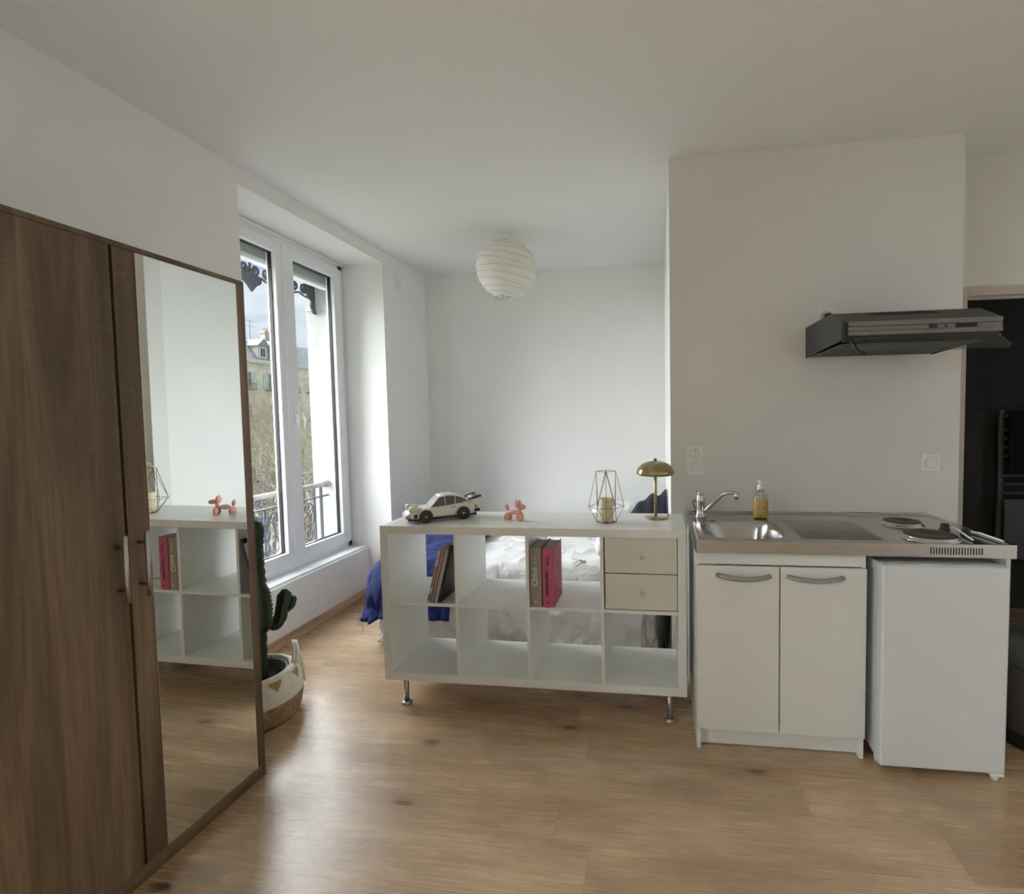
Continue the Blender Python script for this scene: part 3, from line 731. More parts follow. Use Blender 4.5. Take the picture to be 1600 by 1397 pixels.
# leaning magazines
tilt = math.radians(14.5)
mags = [(.0135, .265, 'white', 'leftmost leaning magazine, white spine with a dark red title strip'), (.005, .270, 'red', 'thin leaning magazine with a dark red spine beside the white one'),
        (.0100, .268, 'beige', 'beige leaning magazine right behind the thin red one'), (.0040, .262, 'dark', 'very thin dark leaning magazine in the middle of the stack'),
        (.0120, .272, 'beige2', 'pale grey leaning magazine, thickest of the middle ones'), (.0040, .266, 'light', 'thin white leaning magazine against the black one'),
        (.0150, .292, 'black', 'tall black magazine leaning right against the shelf divider')]
mc = dict(white=(.55, .52, .48), red=(.16, .03, .03), beige=(.36, .33, .29), dark=(.05, .03, .03), beige2=(.42, .40, .37), light=(.62, .60, .57), black=(.010, .009, .009))
px_ = .2285
for wd, h, k, lab in mags:
    t = thing('magazine', lab, 'magazine', (px_, .004, ZM1 + .0006), 0, 'magazines leaning in the upper left cube'); t.rotation_euler = (0, tilt, 0)
    t.location.z += wd * math.sin(tilt)
    mt = mk_mat('magazine_' + k, mc[k], .45, var=.1, vs=30)
    dp = .215 if k != 'black' else .24
    if k == 'white': t.location.x += 0
    obj('cover', box(B(), 0, wd - .0005, 0, dp, 0, h, .0006), mt, t, True)
    obj('page_block', box(B(), .0012, wd - .0017, .003, dp - .001, .0008, h + .0003), M['paper'], t, True)
    if k == 'white':
        obj('title_strip', box(B(), .0035, .0095, -.0006, .001, .075, .185), mk_mat('rust_title_strip', (.20, .035, .02), .5), t, True)
        obj('barcode_patch', box(B(), .0035, .0095, -.0006, .001, .012, .045), M['ink'], t, True)
        spine_text(t, 'DÉCO', .006, M['ink'], .0085, -.0008, .215, name='title')
    if k == 'black':
        spine_text(t, 'MAISON', .008, mk_mat('grey_print', (.12, .11, .10), .6), .011, -.0008, .045, name='title')
    px_ += wd / math.cos(tilt) + .0003

# ------------------------------------------------------------------ on top of the shelf
ZT = SZ + SH
# toy sports car
hd = math.atan2(-.108, -.145)
car = thing('toy_car', 'white brick-built model sports car with a black rear wing', 'toy car', (.236, .185, ZT), hd)
def sec(x, w_, zl, zb, zt, zc):
    h = [(w_ * .86, zl), (w_, zl + .010), (w_, (zl + zb) / 2), (w_ * .985, zb - .006), (w_ * .93, zb), (w_ * .62, zt), (w_ * .3, zc)]
    return [(x, a, b) for a, b in h] + [(x, -a, b) for a, b in h[::-1]]
ss = [(.178, .052, .030, .044, .047, .048), (.172, .064, .026, .050, .055, .056), (.155, .072, .024, .060, .060, .060), (.12, .076, .022, .067, .064, .062), (.085, .0755, .022, .070, .068, .067),
      (.045, .074, .020, .073, .074, .074), (-.02, .074, .019, .076, .080, .080), (-.075, .078, .020, .080, .088, .090), (-.115, .080, .022, .080, .087, .088), (-.15, .077, .026, .071, .076, .077), (-.170, .070, .032, .062, .064, .064), (-.177, .062, .036, .056, .057, .057)]
obj('body', loft(B(), [sec(*q) for q in ss]), M['whitepaint'], car, True)
def gh(x, wb, zb, wt, zt): return [(x, wb, zb), (x, wt, zt), (x, -wt, zt), (x, -wb, zb)]
bm = B(); loft(bm, [gh(.063, .060, .072, .058, .073), gh(.020, .064, .074, .046, .121), gh(-.035, .065, .076, .046, .126), (gh(-.085, .064, .080, .044, .113)), gh(-.135, .056, .080, .042, .083)], smooth=False)
obj('side_window', bm, M['toyglass'], car, True)
bm = B(); loft(bm, [gh(.066, .054, .075, .053, .076), gh(.026, .046, .118, .045, .119)], smooth=False); obj('windscreen', bm, M['toyscreen'], car, True)
bm = B()
loft(bm, [[(x, w_, z), (x, w_ * .9, z + .004), (x, -w_ * .9, z + .004), (x, -w_, z)] for x, w_, z in ((.024, .047, .119), (-.01, .048, .125), (-.045, .048, .1255), (-.09, .046, .112), (-.138, .044, .083))])
for sg in (-1, 1):
    tube(bm, [(.066, sg * .060, .073), (.024, sg * .048, .120)], .0028, 6)
    tube(bm, [(-.005, sg * .0665, .076), (-.005, sg * .049, .124)], .0024, 6)
    tube(bm, [(-.052, sg * .0665, .078), (-.058, sg * .049, .122)], .003, 6)
    tube(bm, [(.024, sg * .0485, .120), (-.02, sg * .050, .126), (-.055, sg * .049, .123), (-.095, sg * .048, .109), (-.14, sg * .05, .082)], .0034, 6)
    tube(bm, [(.062, sg * .0675, .0735), (-.03, sg * .0685, .0765), (-.09, sg * .070, .081)], .0028, 6)
obj('roof', bm, M['whitepaint'], car, True)
for sx in (.094, -.090):
    for sg in (-1, 1):
        c = (sx, sg * .068, .033)
        bm = B(); rod(bm, (sx, sg * .052, .033), (sx, sg * .0835, .033), .033 if sx < 0 else .0315, seg=28); wv = bm
        bmesh.ops.bevel(bm, geom=[e for e in bm.edges if len(e.link_faces) == 2 and e.calc_face_angle(0) > 1], offset=.004, segments=2, affect='EDGES')
        wheel = obj('wheel', bm, M['toyblack'], car, True)
        bm = B(); rod(bm, (sx, sg * .0836, .033), (sx, sg * .085, .033), .006, seg=12); obj('hub', bm, M['greymetal'], wheel, True)
        bm = B(); R_ = .0385 if sx < 0 else .036
        tube(bm, [(sx + R_ * math.cos(a), sg * .0775, .033 + R_ * math.sin(a)) for a in [math.radians(q) for q in range(-8, 189, 14)]], .0055, 8)
        obj('wheel_arch', bm, M['whitepaint'], car, True)
for sg in (-1, 1):
    bm = B(); tube(bm, [(.110, sg * .056, .064), (.148, sg * .056, .071), (.163, sg * .056, .068)], [.010, .0145, .0145], 14); obj('headlight_housing', bm, M['whitepaint'], car, True)
    obj('headlight', ell(B(), (.164, sg * .056, .068), (.005, .0125, .0125)), M['toyscreen'], car, True)
    obj('bumper_corner', box(B(), .128, .150, sg * .070, sg * .0785, .030, .046, .002), M['toyblack'], car, True)
    obj('tail_light', box(B(), -.166, -.150, sg * .066, sg * .0785, .054, .066, .002), M['toyorange'], car, True)
    obj('rear_bumper_corner', box(B(), -.176, -.148, sg * .058, sg * .0795, .034, .050, .002), M['toyblack'], car, True)
    obj('door_handle', box(B(), -.052, -.032, sg * .072, sg * .0785, .066, .0685, .0008), M['toyblack'], car, True)
    obj('side_stripe', box(B(), -.055, .058, sg * .070, sg * .0765, .023, .0255), M['toyblack'], car, True)
bm = B(); box(bm, .172, .184, -.058, .058, .030, .044, .003); box(bm, .150, .178, -.068, .068, .031, .043, .003); obj('front_bumper', bm, M['greymetal'], car, True)
obj('bumper_stripe', box(B(), .160, .1865, -.060, .060, .027, .031, .001), M['toyred'], car, True)
obj('front_spoiler', box(B(), .140, .176, -.06, .06, .014, .027, .002), M['toyblack'], car, True)
obj('underbody', box(B(), -.165, .15, -.060, .060, .013, .024, .002), M['toyblack'], car, True)
bm = B(); loft(bm, [[(x, w_, z), (x, w_, z + .006), (x, -w_, z + .006), (x, -w_, z)] for x, w_, z in ((-.115, .038, .086), (-.140, .052, .093), (-.165, .057, .099), (-.186, .055, .104))])
tube(bm, [(-.135, .055, .098), (-.165, .060, .105), (-.188, .058, .110), (-.189, 0, .110), (-.188, -.058, .110), (-.165, -.060, .105), (-.135, -.055, .098)], .005, 8)
wg = obj('rear_wing', bm, M['toyblack'], car, True)
bm = B(); loft(bm, [[(x, .034, z + .0065), (x, .034, z + .009), (x, -.034, z + .009), (x, -.034, z + .0065)] for x, z in ((-.140, .094), (-.170, .101))]); obj('wing_grille', bm, M['toyscreen'], wg, True)
bm = B(); box(bm, .052, .066, -.05, -.02, .074, .078, .001); obj('wiper', bm, M['toyblack'], car, True)
bm = B(); box(bm, -.03, .01, -.045, -.012, .05, .09, .008); obj('seat', bm, mk_mat('toy_brown_seat', (.22, .08, .05), .6), car, True)

# balloon dog candle
dg = thing('balloon_dog_candle', 'small pink balloon-dog shaped candle beside the model car', 'candle', (.622, .172, ZT), math.radians(-24))
K = 1.12
def e_(x, y, z, a, b, c, ry=0): return ((x * K, y * K, z), (a * 1.2, b * 1.2, c * 1.12), Matrix.Rotation(ry, 4, 'Y'))
bm = B()
for q in [e_(.036, -.011, .019, .0115, .0115, .021, -.12), e_(.034, .011, .019, .0115, .0115, .021, -.12), e_(-.032, -.011, .017, .0115, .0115, .020, .16), e_(-.032, .011, .017, .0115, .0115, .020, .16),
          e_(0, 0, .040, .024, .012, .012, 0), e_(.032, 0, .051, .009, .009, .013, -.1), e_(.026, -.009, .083, .0095, .009, .0185, -.1), e_(.026, .009, .083, .0095, .009, .0185, -.1),
          e_(.050, 0, .070, .0185, .0115, .0115, 0), e_(.033, 0, .067, .010, .010, .008, 0), e_(-.038, 0, .060, .0085, .0085, .016, -.2)]:
    ell(bm, q[0], q[1], 18, 12, q[2])
obj('wax_body', bm, M['pinkwax'], dg, True)
obj('wick', rod(B(), (.024, -.008, .098), (.020, -.010, .109), .0011), M['wick'], dg, True)
obj('wick', rod(B(), (-.045, 0, .072), (-.047, 0, .083), .0011), M['wick'], dg, True)

# geometric wire lantern and pillar candle
LCX, LCY = 1.092, .150
ln = thing('wire_lantern', 'geometric bronze wire lantern around a cream candle, left of the brass lamp', 'lantern', (LCX, LCY, ZT))
a0 = math.radians(6)
def ringv(n, r, z, off): return [Vector((LCX + r * math.cos(off + 2 * PI * k / n), LCY + r * math.sin(off + 2 * PI * k / n), ZT + z)) for k in range(n)]
bt, md, tp = ringv(4, .047, .003, a0), ringv(6, .086, .078, a0), ringv(4, .047, .248, a0)
bm = B(); wr = .0013
def wire(a, b): tube(bm, [a, b], wr, 6)
for r_ in (bt, md, tp):
    for k in range(len(r_)): wire(r_[k], r_[(k + 1) % len(r_)])
near = lambda p, L, n: sorted(L, key=lambda q: (q.x - p.x) ** 2 + (q.y - p.y) ** 2)[:n]
for p in tp:
    for q in near(p, md, 2 if abs(p.y - LCY) > .02 else 3): wire(p, q)
for p in bt:
    for q in near(p, md, 2 if abs(p.y - LCY) > .02 else 3): wire(p, q)
wire(tp[3], (md[4] + md[5]) / 2); wire((md[4] + md[5]) / 2, bt[3])
for p in bt + md + tp: ell(bm, p, (.0025,) * 3, 6, 4)
obj('wire_frame', bm, M['bronze'], ln)
bm = B(); prism(bm, [(p.x, p.y) for p in bt], ZT + .001, ZT + .004); obj('base_plate', bm, M['bronze'], ln)
cd = thing('pillar_candle', 'cream pillar candle standing inside the wire lantern', 'candle', (LCX, LCY, ZT + .004))
bm = B(); lathe(bm, [(0, 0), (.033, 0), (.0345, .003), (.0345, .108), (.032, .113), (.027, .110), (.022, .098), (0, .096)], (0, 0, 0), 36, mod=lambda a, z: 1 + (.02 * math.sin(3 * a) if z > .1 else 0)); obj('wax', bm, M['wax'], cd, True)
obj('wick', rod(B(), (0, 0, .095), (.001, 0, .106), .001), M['wick'], cd, True)
# brass lamp
lx, ly = 1.329, .262
lp = thing('table_lamp', 'brass mushroom table lamp at the right end of the shelf', 'lamp', (lx, ly, ZT))
obj('base', lathe(B(), [(0, 0), (.055, 0), (.057, .002), (.057, .0045), (.055, .006), (.012, .007), (.009, .011), (0, .011)], (lx, ly, ZT), 48), M['brass'], lp)
obj('stem', rod(B(), (lx, ly, ZT + .008), (lx, ly, ZT + .268), .0075, seg=20), M['brass'], lp)
lob = lambda a, z: 1 + .050 * (abs(math.cos(4 * a + .35)) - .5) * (1 if z < .283 else .3)
pr = [(.080, .216), (.089, .219), (.093, .226)] + [(.093 * math.cos(t), .226 + .064 * math.sin(t)) for t in [math.radians(q) for q in (12, 24, 36, 48, 60, 72, 82)]] + [(.001, .2905)]
obj('shade', lathe(B(), pr, (lx, ly, ZT), 96, mod=lob), M['brass'], lp)
bm = B(); rod(bm, (lx, ly, ZT + .288), (lx, ly, ZT + .300), .0075, seg=14); rod(bm, (lx, ly, ZT + .284), (lx, ly, ZT + .290), .004); obj('finial', bm, M['bronze'], lp)
bm = B(); tube(bm, [(lx + .055, ly + .01, ZT + .003), (lx + .065, ly + .06, ZT + .003), (lx + .06, ly + .118, ZT + .0035), (lx + .058, ly + .132, ZT - .004), (lx + .056, ly + .134, ZT - .2)], .0022, 6); obj('cord', bm, M['dark'], lp)

# ------------------------------------------------------------------ bed
def arc(s, r, flare=0.0):
    if s <= 0: return 0, 0
    q = r * PI / 2
    if s < q: return r * math.sin(s / r), r * (1 - math.cos(s / r))
    return r + flare * (s - q), r + s - q
def drape(x0, x1, y0, y1, zt, ox0, ox1, oy0, oy1, r, nu, nv, amp=.012, fold=.018, seed=0, flare=.05, crest=None, zmin=.012, cap=9):
    bm = B()
    def f(u, v):
        a = x0 - ox0 + (x1 + ox1 - x0 + ox0) * u; b = y0 - oy0 + (y1 + oy1 - y0 + oy0) * v
        dx = (x0 - a) if a < x0 else ((x1 - a) if a > x1 else 0); dy = (y0 - b) if b < y0 else ((y1 - b) if b > y1 else 0)
        s = math.hypot(dx, dy); nx, ny = (dx / s, dy / s) if s > 0 else (0, 0)
        s = min(s, cap + .02 * fbm(a * 5, b * 5, 9)); o_, dn = arc(s, r, flare)
        bx_, by_ = min(max(a, x0), x1), min(max(b, y0), y1)
        t = min(1, dn / .25)
        fo = fold * t * (fbm(a * 7 + seed, b * 7, seed) + .6 * fbm(a * 16, b * 16 + seed, 3 + seed))
        x = bx_ - nx * (o_ + fo); y = by_ - ny * (o_ + fo)
        rg = 1 - abs(fbm(a * 5 + 7 + seed, b * 6, 2 + seed)) * 2
        z = zt - dn + (1 - t) * amp * (fbm(a * 3 + seed, b * 3, seed) * 1.4 + .7 * max(0, rg) ** 3 + .35 * fbm(a * 12, b * 12, seed))
        if crest: z += crest(a, b) * (1 - t)
        return (x, y, max(z, zmin + .01 * fbm(a * 9, b * 9, 5)))
    grid(bm, f, nu, nv); return bm
BX0, BX1, BY0_, BY1_ = -.36, 1.275, .66, 2.04
bd = thing('bed', 'double bed with rumpled white linen behind the open shelf', 'bed', ((BX0 + BX1) / 2, 1.33, 0))
bm = B(); box(bm, BX0 + .02, BX1 + .03, BY0_ + .03, BY1_ + .03, .13, .29, .01); obj('bed_base', bm, M['cab'], bd)
for x in (BX0 + .1, BX1 - .05):
    for y in (BY0_ + .1, BY1_ - .05): obj('leg', rod(B(), (x, y, 0), (x, y, .135), .025, seg=12), M['dark'], bd)
bm = B(); box(bm, BX0 + .0, BX1 + .04, BY0_ + .02, BY1_ + .04, .29, .475, .04, 3); obj('mattress', bm, M['linen'], bd)
o = obj('duvet', drape(BX0 + .04, BX1 - .04, BY0_ + .06, BY1_ + .0, .515, .55, .60, .62, .06, .10, 190, 140, .020, .036, 2.3, .03, zmin=.03, cap=.60), M['linen'], bd)
md_ = o.modifiers.new('s', 'SOLIDIFY'); md_.thickness = .012; md_.offset = -1
tb = thing('throw_blanket', 'royal blue fleece throw draped over the foot of the bed', 'blanket', (-.25, 1.2, .5))
o = obj('blanket_cloth', drape(BX0 + .06, .11, BY0_ + .05, BY1_ - .08, .552, .50, 0, .43, .05, .17, 90, 130, .02, .040, 6.1, .20, cap=.47), M['blue'], tb)
md_ = o.modifiers.new('s', 'SOLIDIFY'); md_.thickness = .014; md_.offset = 1
bm = B(); rnd = random.Random(4)
for (fx, fy) in ((-.562, .665), (-.548, .655), (-.535, .648), (-.515, .63), (-.50, .622)):
    L_ = rnd.uniform(.05, .10); tube(bm, [(fx, fy, .22), (fx - .004, fy - .01, .19 - L_ * .5), (fx + rnd.uniform(-.01, .01), fy - .012, .17 - L_)], .0011, 4)
obj('fringe', bm, M['blue'], tb)
def pillow(name, label, cat, loc, dims, rot, mat, seed=0, sub=None):
    t = thing(name, label, cat, loc, 0, 'white pillows on the bed'); t.rotation_euler = rot
    bm = B(); n = 40
    def S_(sg):
        def f(u, v):
            x, y = u * 2 - 1, v * 2 - 1
            px, py = x * (1 - .10 * y * y), y * (1 - .10 * x * x)
            h = (max(0, 1 - x ** 4) * max(0, 1 - y ** 4)) ** .42
            return (px * dims[0] / 2, py * dims[1] / 2, sg * dims[2] / 2 * h * (1 + .14 * fbm(x * 1.6 + seed, y * 1.6, sg)) + .006 * fbm(x * 5, y * 5, seed) * h)
        return f
    grid(bm, S_(1), n, n); grid(bm, S_(-1), n, n); bmesh.ops.remove_doubles(bm, verts=bm.verts, dist=.0008)
    obj('pillowcase', bm, mat, t, True)
    return t
pillow('pillow', 'white pillow with a knotted tie, lying nearest the shelf', 'pillow', (1.15, .88, .612), (.42, .42, .13), (0, -.05, .06), M['pillow'], 1)
pillow('pillow', 'white pillow beside the navy blanket at the head of the bed', 'pillow', (.99, 1.86, .625), (.40, .34, .16), (0, -.05, -.05), M['pillow'], 5)
bm = B()
for q in ((-.07, -.03, 0), (-.06, -.05, -.02), (-.075, .0, -.025), (-.05, -.07, .01)):
    tube(bm, [(.905, .655, .552), (.905 + q[0] * .5, .655 + q[1] * .5, .562 + q[2]), (.905 + q[0], .655 + q[1], .545 + q[2])], [.005, .004, .002], 6)
ell(bm, (.905, .655, .552), (.012, .012, .010)); solo('ribbon_tie', bm, mk_mat('cream_ribbon', (.70, .66, .52), .8), 'cream knotted ribbon tie at the corner of the near pillow', 'ribbon', (.905, .655, .552))
# navy folded blanket against the wall
def nv(u, v):
    x = 1.06 + .345 * u; y = 1.12 + .52 * v
    e = (math.sin(PI * v)) ** .35
    prof = (1 - (1 - u) ** 2.2) ** .9 if u < 1 else 1
    h = .285 * prof * e * (1 + .10 * fbm(x * 6, y * 4, 2)) + .022 * math.sin(u * 22 + 3 * fbm(y * 4, x, 0)) * e * u
    return (x - .03 * u * (1 - e), y, .575 + max(0, h))
nb = thing('folded_blanket', 'dark navy folded blanket heaped against the wall behind the brass lamp', 'blanket', (1.25, 1.38, .575))
bm = B(); vs = grid(bm, nv, 44, 40)
lo = [bm.verts.new((p.co.x, p.co.y, .56)) for p in vs[-1]]
for j in range(len(lo) - 1): bm.faces.new((vs[-1][j], vs[-1][j + 1], lo[j + 1], lo[j]))
obj('blanket_cloth', bm, M['navy'], nb)
bg = thing('cloth_bag', 'black cloth bag hanging low in the gap between bed and alcove wall', 'bag', (1.383, .56, .0))
bm = B()
def bagf(sx):
    def f(u, v):
        y = .50 + .13 * u; z = .004 + .44 * v; b = (max(0.0, math.sin(PI * u)) ** .35) * (.55 + .45 * math.sin(PI * (1 - v) * .85 + .25))
        return (1.376 + sx * .030 * b + .003 * fbm(y * 20, z * 12, sx), y, z)
    return f
grid(bm, bagf(1), 14, 30); grid(bm, bagf(-1), 14, 30)
for v in bm.verts: v.co.x -= .012 * max(0, 1 - v.co.z / .3)
bmesh.ops.remove_doubles(bm, verts=bm.verts, dist=.002); obj('bag_body', bm, M['black_cloth'], bg)
bm = B(); tube(bm, [(1.352, .494, .285), (1.345, .494, .298), (1.350, .494, .306), (1.360, .493, .300), (1.368, .492, .27), (1.372, .492, .22), (1.376, .492, .16), (1.392, .492, .10), (1.398, .492, .05)], .0022, 6); obj('drawstring', bm, M['dark'], bg)

# ------------------------------------------------------------------ paper globe pendant
gx, gy, gz, gr = .268, 1.322, 2.492, .212
pl = thing('paper_globe_lamp', 'round white rice paper globe lamp hanging close to the ceiling', 'pendant lamp', (gx, gy, ZC))
obj('ceiling_rose', lathe(B(), [(.0, 0), (.034, 0), (.034, -.010), (.026, -.024), (.010, -.032), (0, -.032)], (gx, gy, ZC), 28), M['switch'], pl)
obj('cable', rod(B(), (gx, gy, ZC - .03), (gx, gy, gz + gr * .55), .004), M['switch'], pl)
bm = B(); pr = []
tilt_ = Matrix.Rotation(math.radians(9), 4, 'Y')
for i in range(0, 97):
    t = math.radians(18 + (162 - 18) * i / 96); k = (i / 96 * 11) % 1
    r_ = gr * (1 - .018 * math.sin(PI * k)); pr.append((r_ * 1.04 * math.sin(t), r_ * .965 * math.cos(t)))
lathe(bm, pr, (0, 0, 0), 72)
for v in bm.verts:
    n_ = v.co.normalized(); v.co += n_ * (.004 * fbm(n_.x * 3, n_.y * 3, n_.z * 7) + .0025 * fbm(n_.x * 11, n_.y * 11, n_.z * 14))
    v.co = tilt_ @ v.co; v.co += Vector((gx, gy, gz))
obj('paper_shade', bm, M['ricepaper'], pl)
bm = B()
for j in range(1, 11):
    t = math.radians(18 + (162 - 18) * j / 11); tl = Matrix.Rotation(math.radians(9 + (j % 3 - 1) * 4), 4, 'Y')
    tube(bm, [Vector((gx, gy, gz)) + tl @ Vector((gr * 1.044 * math.sin(t) * math.cos(a), gr * 1.044 * math.sin(t) * math.sin(a), gr * .969 * math.cos(t))) for a in [2 * PI * k / 48 for k in range(48)]], .0013, 5, closed=True)
    obj('bamboo_rib', bm, mk_mat('beige_rib_paper', (.52, .50, .44), .9) if j == 1 else bpy.data.materials['beige_rib_paper'], pl); bm = B()  # ribs in a flat beige, darker than the globe paper
bm.free(); bm = B(); zz = gz - gr * .925
tube(bm, [(gx + .062 * math.cos(a) - .03, gy + .062 * math.sin(a), zz + .16 * .062 * math.cos(a)) for a in [2 * PI * k / 30 for k in range(30)]], .0022, 6, closed=True)
tube(bm, [(gx - .088, gy, zz - .008), (gx - .03, gy, zz - .004), (gx + .03, gy, zz + .008)], .002, 6); tube(bm, [(gx - .03, gy, zz - .004), (gx - .03, gy, zz + .05)], .0035, 6)
obj('wire_spreader', bm, M['greymetal'], pl)
# ------------------------------------------------------------------ kitchenette
CX0, CX1, CYF = 1.494, 2.693, -.176
HZ = .8975
cb = thing('base_cabinet', 'white two-door sink cabinet with curved silver handles', 'cabinet', (1.828, .14, 0))
for a, b in ((1.497, 1.513), (2.146, 2.162)):
    bm = B(); prism(bm, [(-.150, .088), (-.150, .845), (.44, .845), (.44, 0), (-.150, 0)] if False else [(-.150, 0), (-.150, .845), (.44, .845), (.44, 0)], a, b, axis=0); obj('side_panel', bm, M['cab'], cb)
obj('top_rail', box(B(), 1.513, 2.146, -.150, -.135, .792, .845, .001), M['cab'], cb)
obj('kick_board', box(B(), 1.513, 2.146, -.120, -.106, .004, .092, .001), M['cab'], cb)
obj('floor_panel', box(B(), 1.513, 2.146, -.130, .43, .092, .108), M['cab'], cb)
obj('back_panel', box(B(), 1.513, 2.146, .43, .438, .108, .74), M['cab'], cb)
for k, (a, b) in enumerate(((1.498, 1.8265), (1.8315, 2.161))):
    d = obj('door', box(B(), a, b, -.1665, -.1505, .093, .789, .0012), M['cab_door'], cb)
    hx0, hx1 = (1.583, 1.788) if k == 0 else (1.863, 2.068); hz = .751
    pts = [(hx0 + (hx1 - hx0) * t, -.168 - .022 * math.sin(PI * t) ** .5, hz - .008 * math.sin(PI * t)) for t in [i / 14 for i in range(15)]]
    bm = B(); tube(bm, pts, .0085, 12)
    for v in bm.verts: v.co.z = hz + (v.co.z - hz) * 1.15
    ell(bm, pts[0], (.010, .008, .0095)); ell(bm, pts[-1], (.010, .008, .0095)); obj('handle', bm, M['greymetal'], d)

wt = thing('worktop', 'one-piece stainless steel worktop with sink, ridged drainer and two hotplates', 'worktop', (2.093, .136, .85))
BX, BYc, BA, BBv = 1.712, .068, .172, .200
def wz(x, y):
    z = HZ - .004
    e = min(x - CX0, CX1 - x, y - CYF, KY - .004 - y)
    if e < .022: z += .004 * min(1, (.022 - e) / .010)
    q = ((abs(x - BX) / BA) ** 3.2 + (abs(y - BYc) / BBv) ** 3.2) ** (1 / 3.2)
    if q < 1:
        t = min(1, (1 - q) / .30); t = t * t * (3 - 2 * t); z -= .145 * t + .004 * (1 - q)
    elif q < 1.05: z += .0015 * (1.05 - q) / .05
    if 1.92 < x < 2.27 and -.125 < y < .265:
        sl = max(0, .06 - (x - 1.92)) if y < .07 else 0
        m_ = min(1, (x - 1.92) / .02, (2.27 - x) / .02, (y + .125) / .012, (.265 - y) / .012)
        z -= .004 * m_; z += .0042 * m_ * max(0, math.cos(2 * PI * (y + .01) / .033)) ** 1.5
    if 2.285 < x < 2.675 and -.158 < y < .425:
        z -= .003 * min(1, (x - 2.285) / .01, (2.675 - x) / .01, (y + .158) / .01, (.425 - y) / .01)
    return z
bm = B(); X_ = lambda u: CX0 + (CX1 - CX0) * u; Y_ = lambda v: CYF + (KY - .004 - CYF) * v
grid(bm, lambda u, v: (X_(u), Y_(v), wz(X_(u), Y_(v))), 300, 190)
obj('counter_surface', bm, M['steel'], wt)
bm = B()
box(bm, CX0, CX1, CYF, CYF + .0015, .845, HZ); box(bm, CX0, CX0 + .0015, CYF, KY - .004, .845, HZ); box(bm, CX1 - .0015, CX1, CYF, KY - .004, .845, HZ); box(bm, CX0, CX1, KY - .0055, KY - .004, .845, HZ + .006)
obj('apron', bm, M['steel'], wt)
bm = B()
for k in range(19):
    x = 2.387 + k * .0101
    box(bm, x, x + .0042, CYF - .0006, CYF + .001, .8575, .884)
obj('vent_slots', bm, M['ink'], wt)
bm = B(); lathe(bm, [(0, .0015), (.028, .0015), (.036, .004), (.040, .002), (.041, 0)], (BX, BYc, HZ - .153), 28); rod(bm, (BX, BYc, HZ - .151), (BX, BYc, HZ - .144), .008); obj('drain', bm, M['chrome'], wt)
for hx, hy, r in ((2.450, -.040, .098), (2.466, .225, .080)):
    bm = B(); lathe(bm, [(r + .012, -.003), (r + .011, .003), (r + .004, .005), (r + .002, .010), (r + .001, .013), (r - .004, .0135)], (hx, hy, HZ - .006), 56); p = obj('hotplate_ring', bm, M['chrome'], wt)
    bm = B(); lathe(bm, [(r - .003, .010), (r - .003, .0155), (r - .008, .0168), (r * .30, .0168), (r * .28, .0145), (0, .0145)], (hx, hy, HZ - .006), 56); obj('hotplate', bm, M['hobplate'], wt)
for hx, hy in ((2.592, .115), (2.632, .035)):
    bm = B(); lathe(bm, [(.0215, 0), (.0215, .005), (.0175, .007), (.0165, .026), (.0145, .028), (0, .028)], (hx, hy, HZ - .0075), 28); obj('control_knob', bm, M['dark'], wt)
obj('support_panel', box(B(), 2.672, 2.688, -.150, .44, 0, .845, .001), M['cab'], wt)

wr_ = thing('bent_rod', 'thin white bent rod with two arms lying beside the hob knobs', 'rod', (2.62, .03, HZ))
bm = B(); tube(bm, [(2.619, .176, HZ + .004), (2.622, .056, HZ + .004), (2.650, .030, HZ + .004), (2.668, .000, HZ + .005), (2.670, -.135, HZ + .005)], .0035, 8); obj('long_arm', bm, M['switch'], wr_)
bm = B(); tube(bm, [(2.619, .100, HZ + .010), (2.600, .020, HZ + .008), (2.578, -.105, HZ + .001)], .0035, 8); obj('short_arm', bm, M['switch'], wr_)

fc = thing('faucet', 'chrome single-lever kitchen tap with a long angled spout at the sink corner', 'tap', (1.557, .335, HZ))
bm = B(); lathe(bm, [(.028, 0), (.028, .005), (.0225, .009), (.0205, .03), (.0205, .075), (.0215, .078), (.0215, .088), (.019, .095), (.019, .104), (.0165, .113), (.009, .118), (0, .119)], (1.557, .335, HZ - .002), 28); obj('body', bm, M['chrome'], fc)
bm = B(); tube(bm, [(1.557, .335, HZ + .108), (1.550, .350, HZ + .117), (1.541, .372, HZ + .121)], [.007, .006, .005], 10); obj('lever', bm, M['chrome'], fc)
bm = B(); tube(bm, [(1.565, .330, HZ + .022), (1.585, .318, HZ + .035), (1.640, .292, HZ + .098), (1.662, .283, HZ + .119), (1.678, .277, HZ + .126), (1.700, .268, HZ + .129), (1.716, .262, HZ + .127)], [.0105, .0105, .0095, .0095, .0095, .0095, .0095], 14)
rod(bm, (1.722, .260, HZ + .132), (1.723, .260, HZ + .098), .0115, .0105, 16); obj('spout', bm, M['chrome'], fc)
bm = B(); tube(bm, [(1.545, .375, HZ + .002), (1.532, .385, HZ + .03), (1.522, .388, HZ + .055), (1.528, .386, HZ + .072), (1.543, .380, HZ + .070)], .0032, 8); rod(bm, (1.545, .37, HZ), (1.540, .37, HZ + .03), .011); obj('hose_loop', bm, M['dark'], fc)

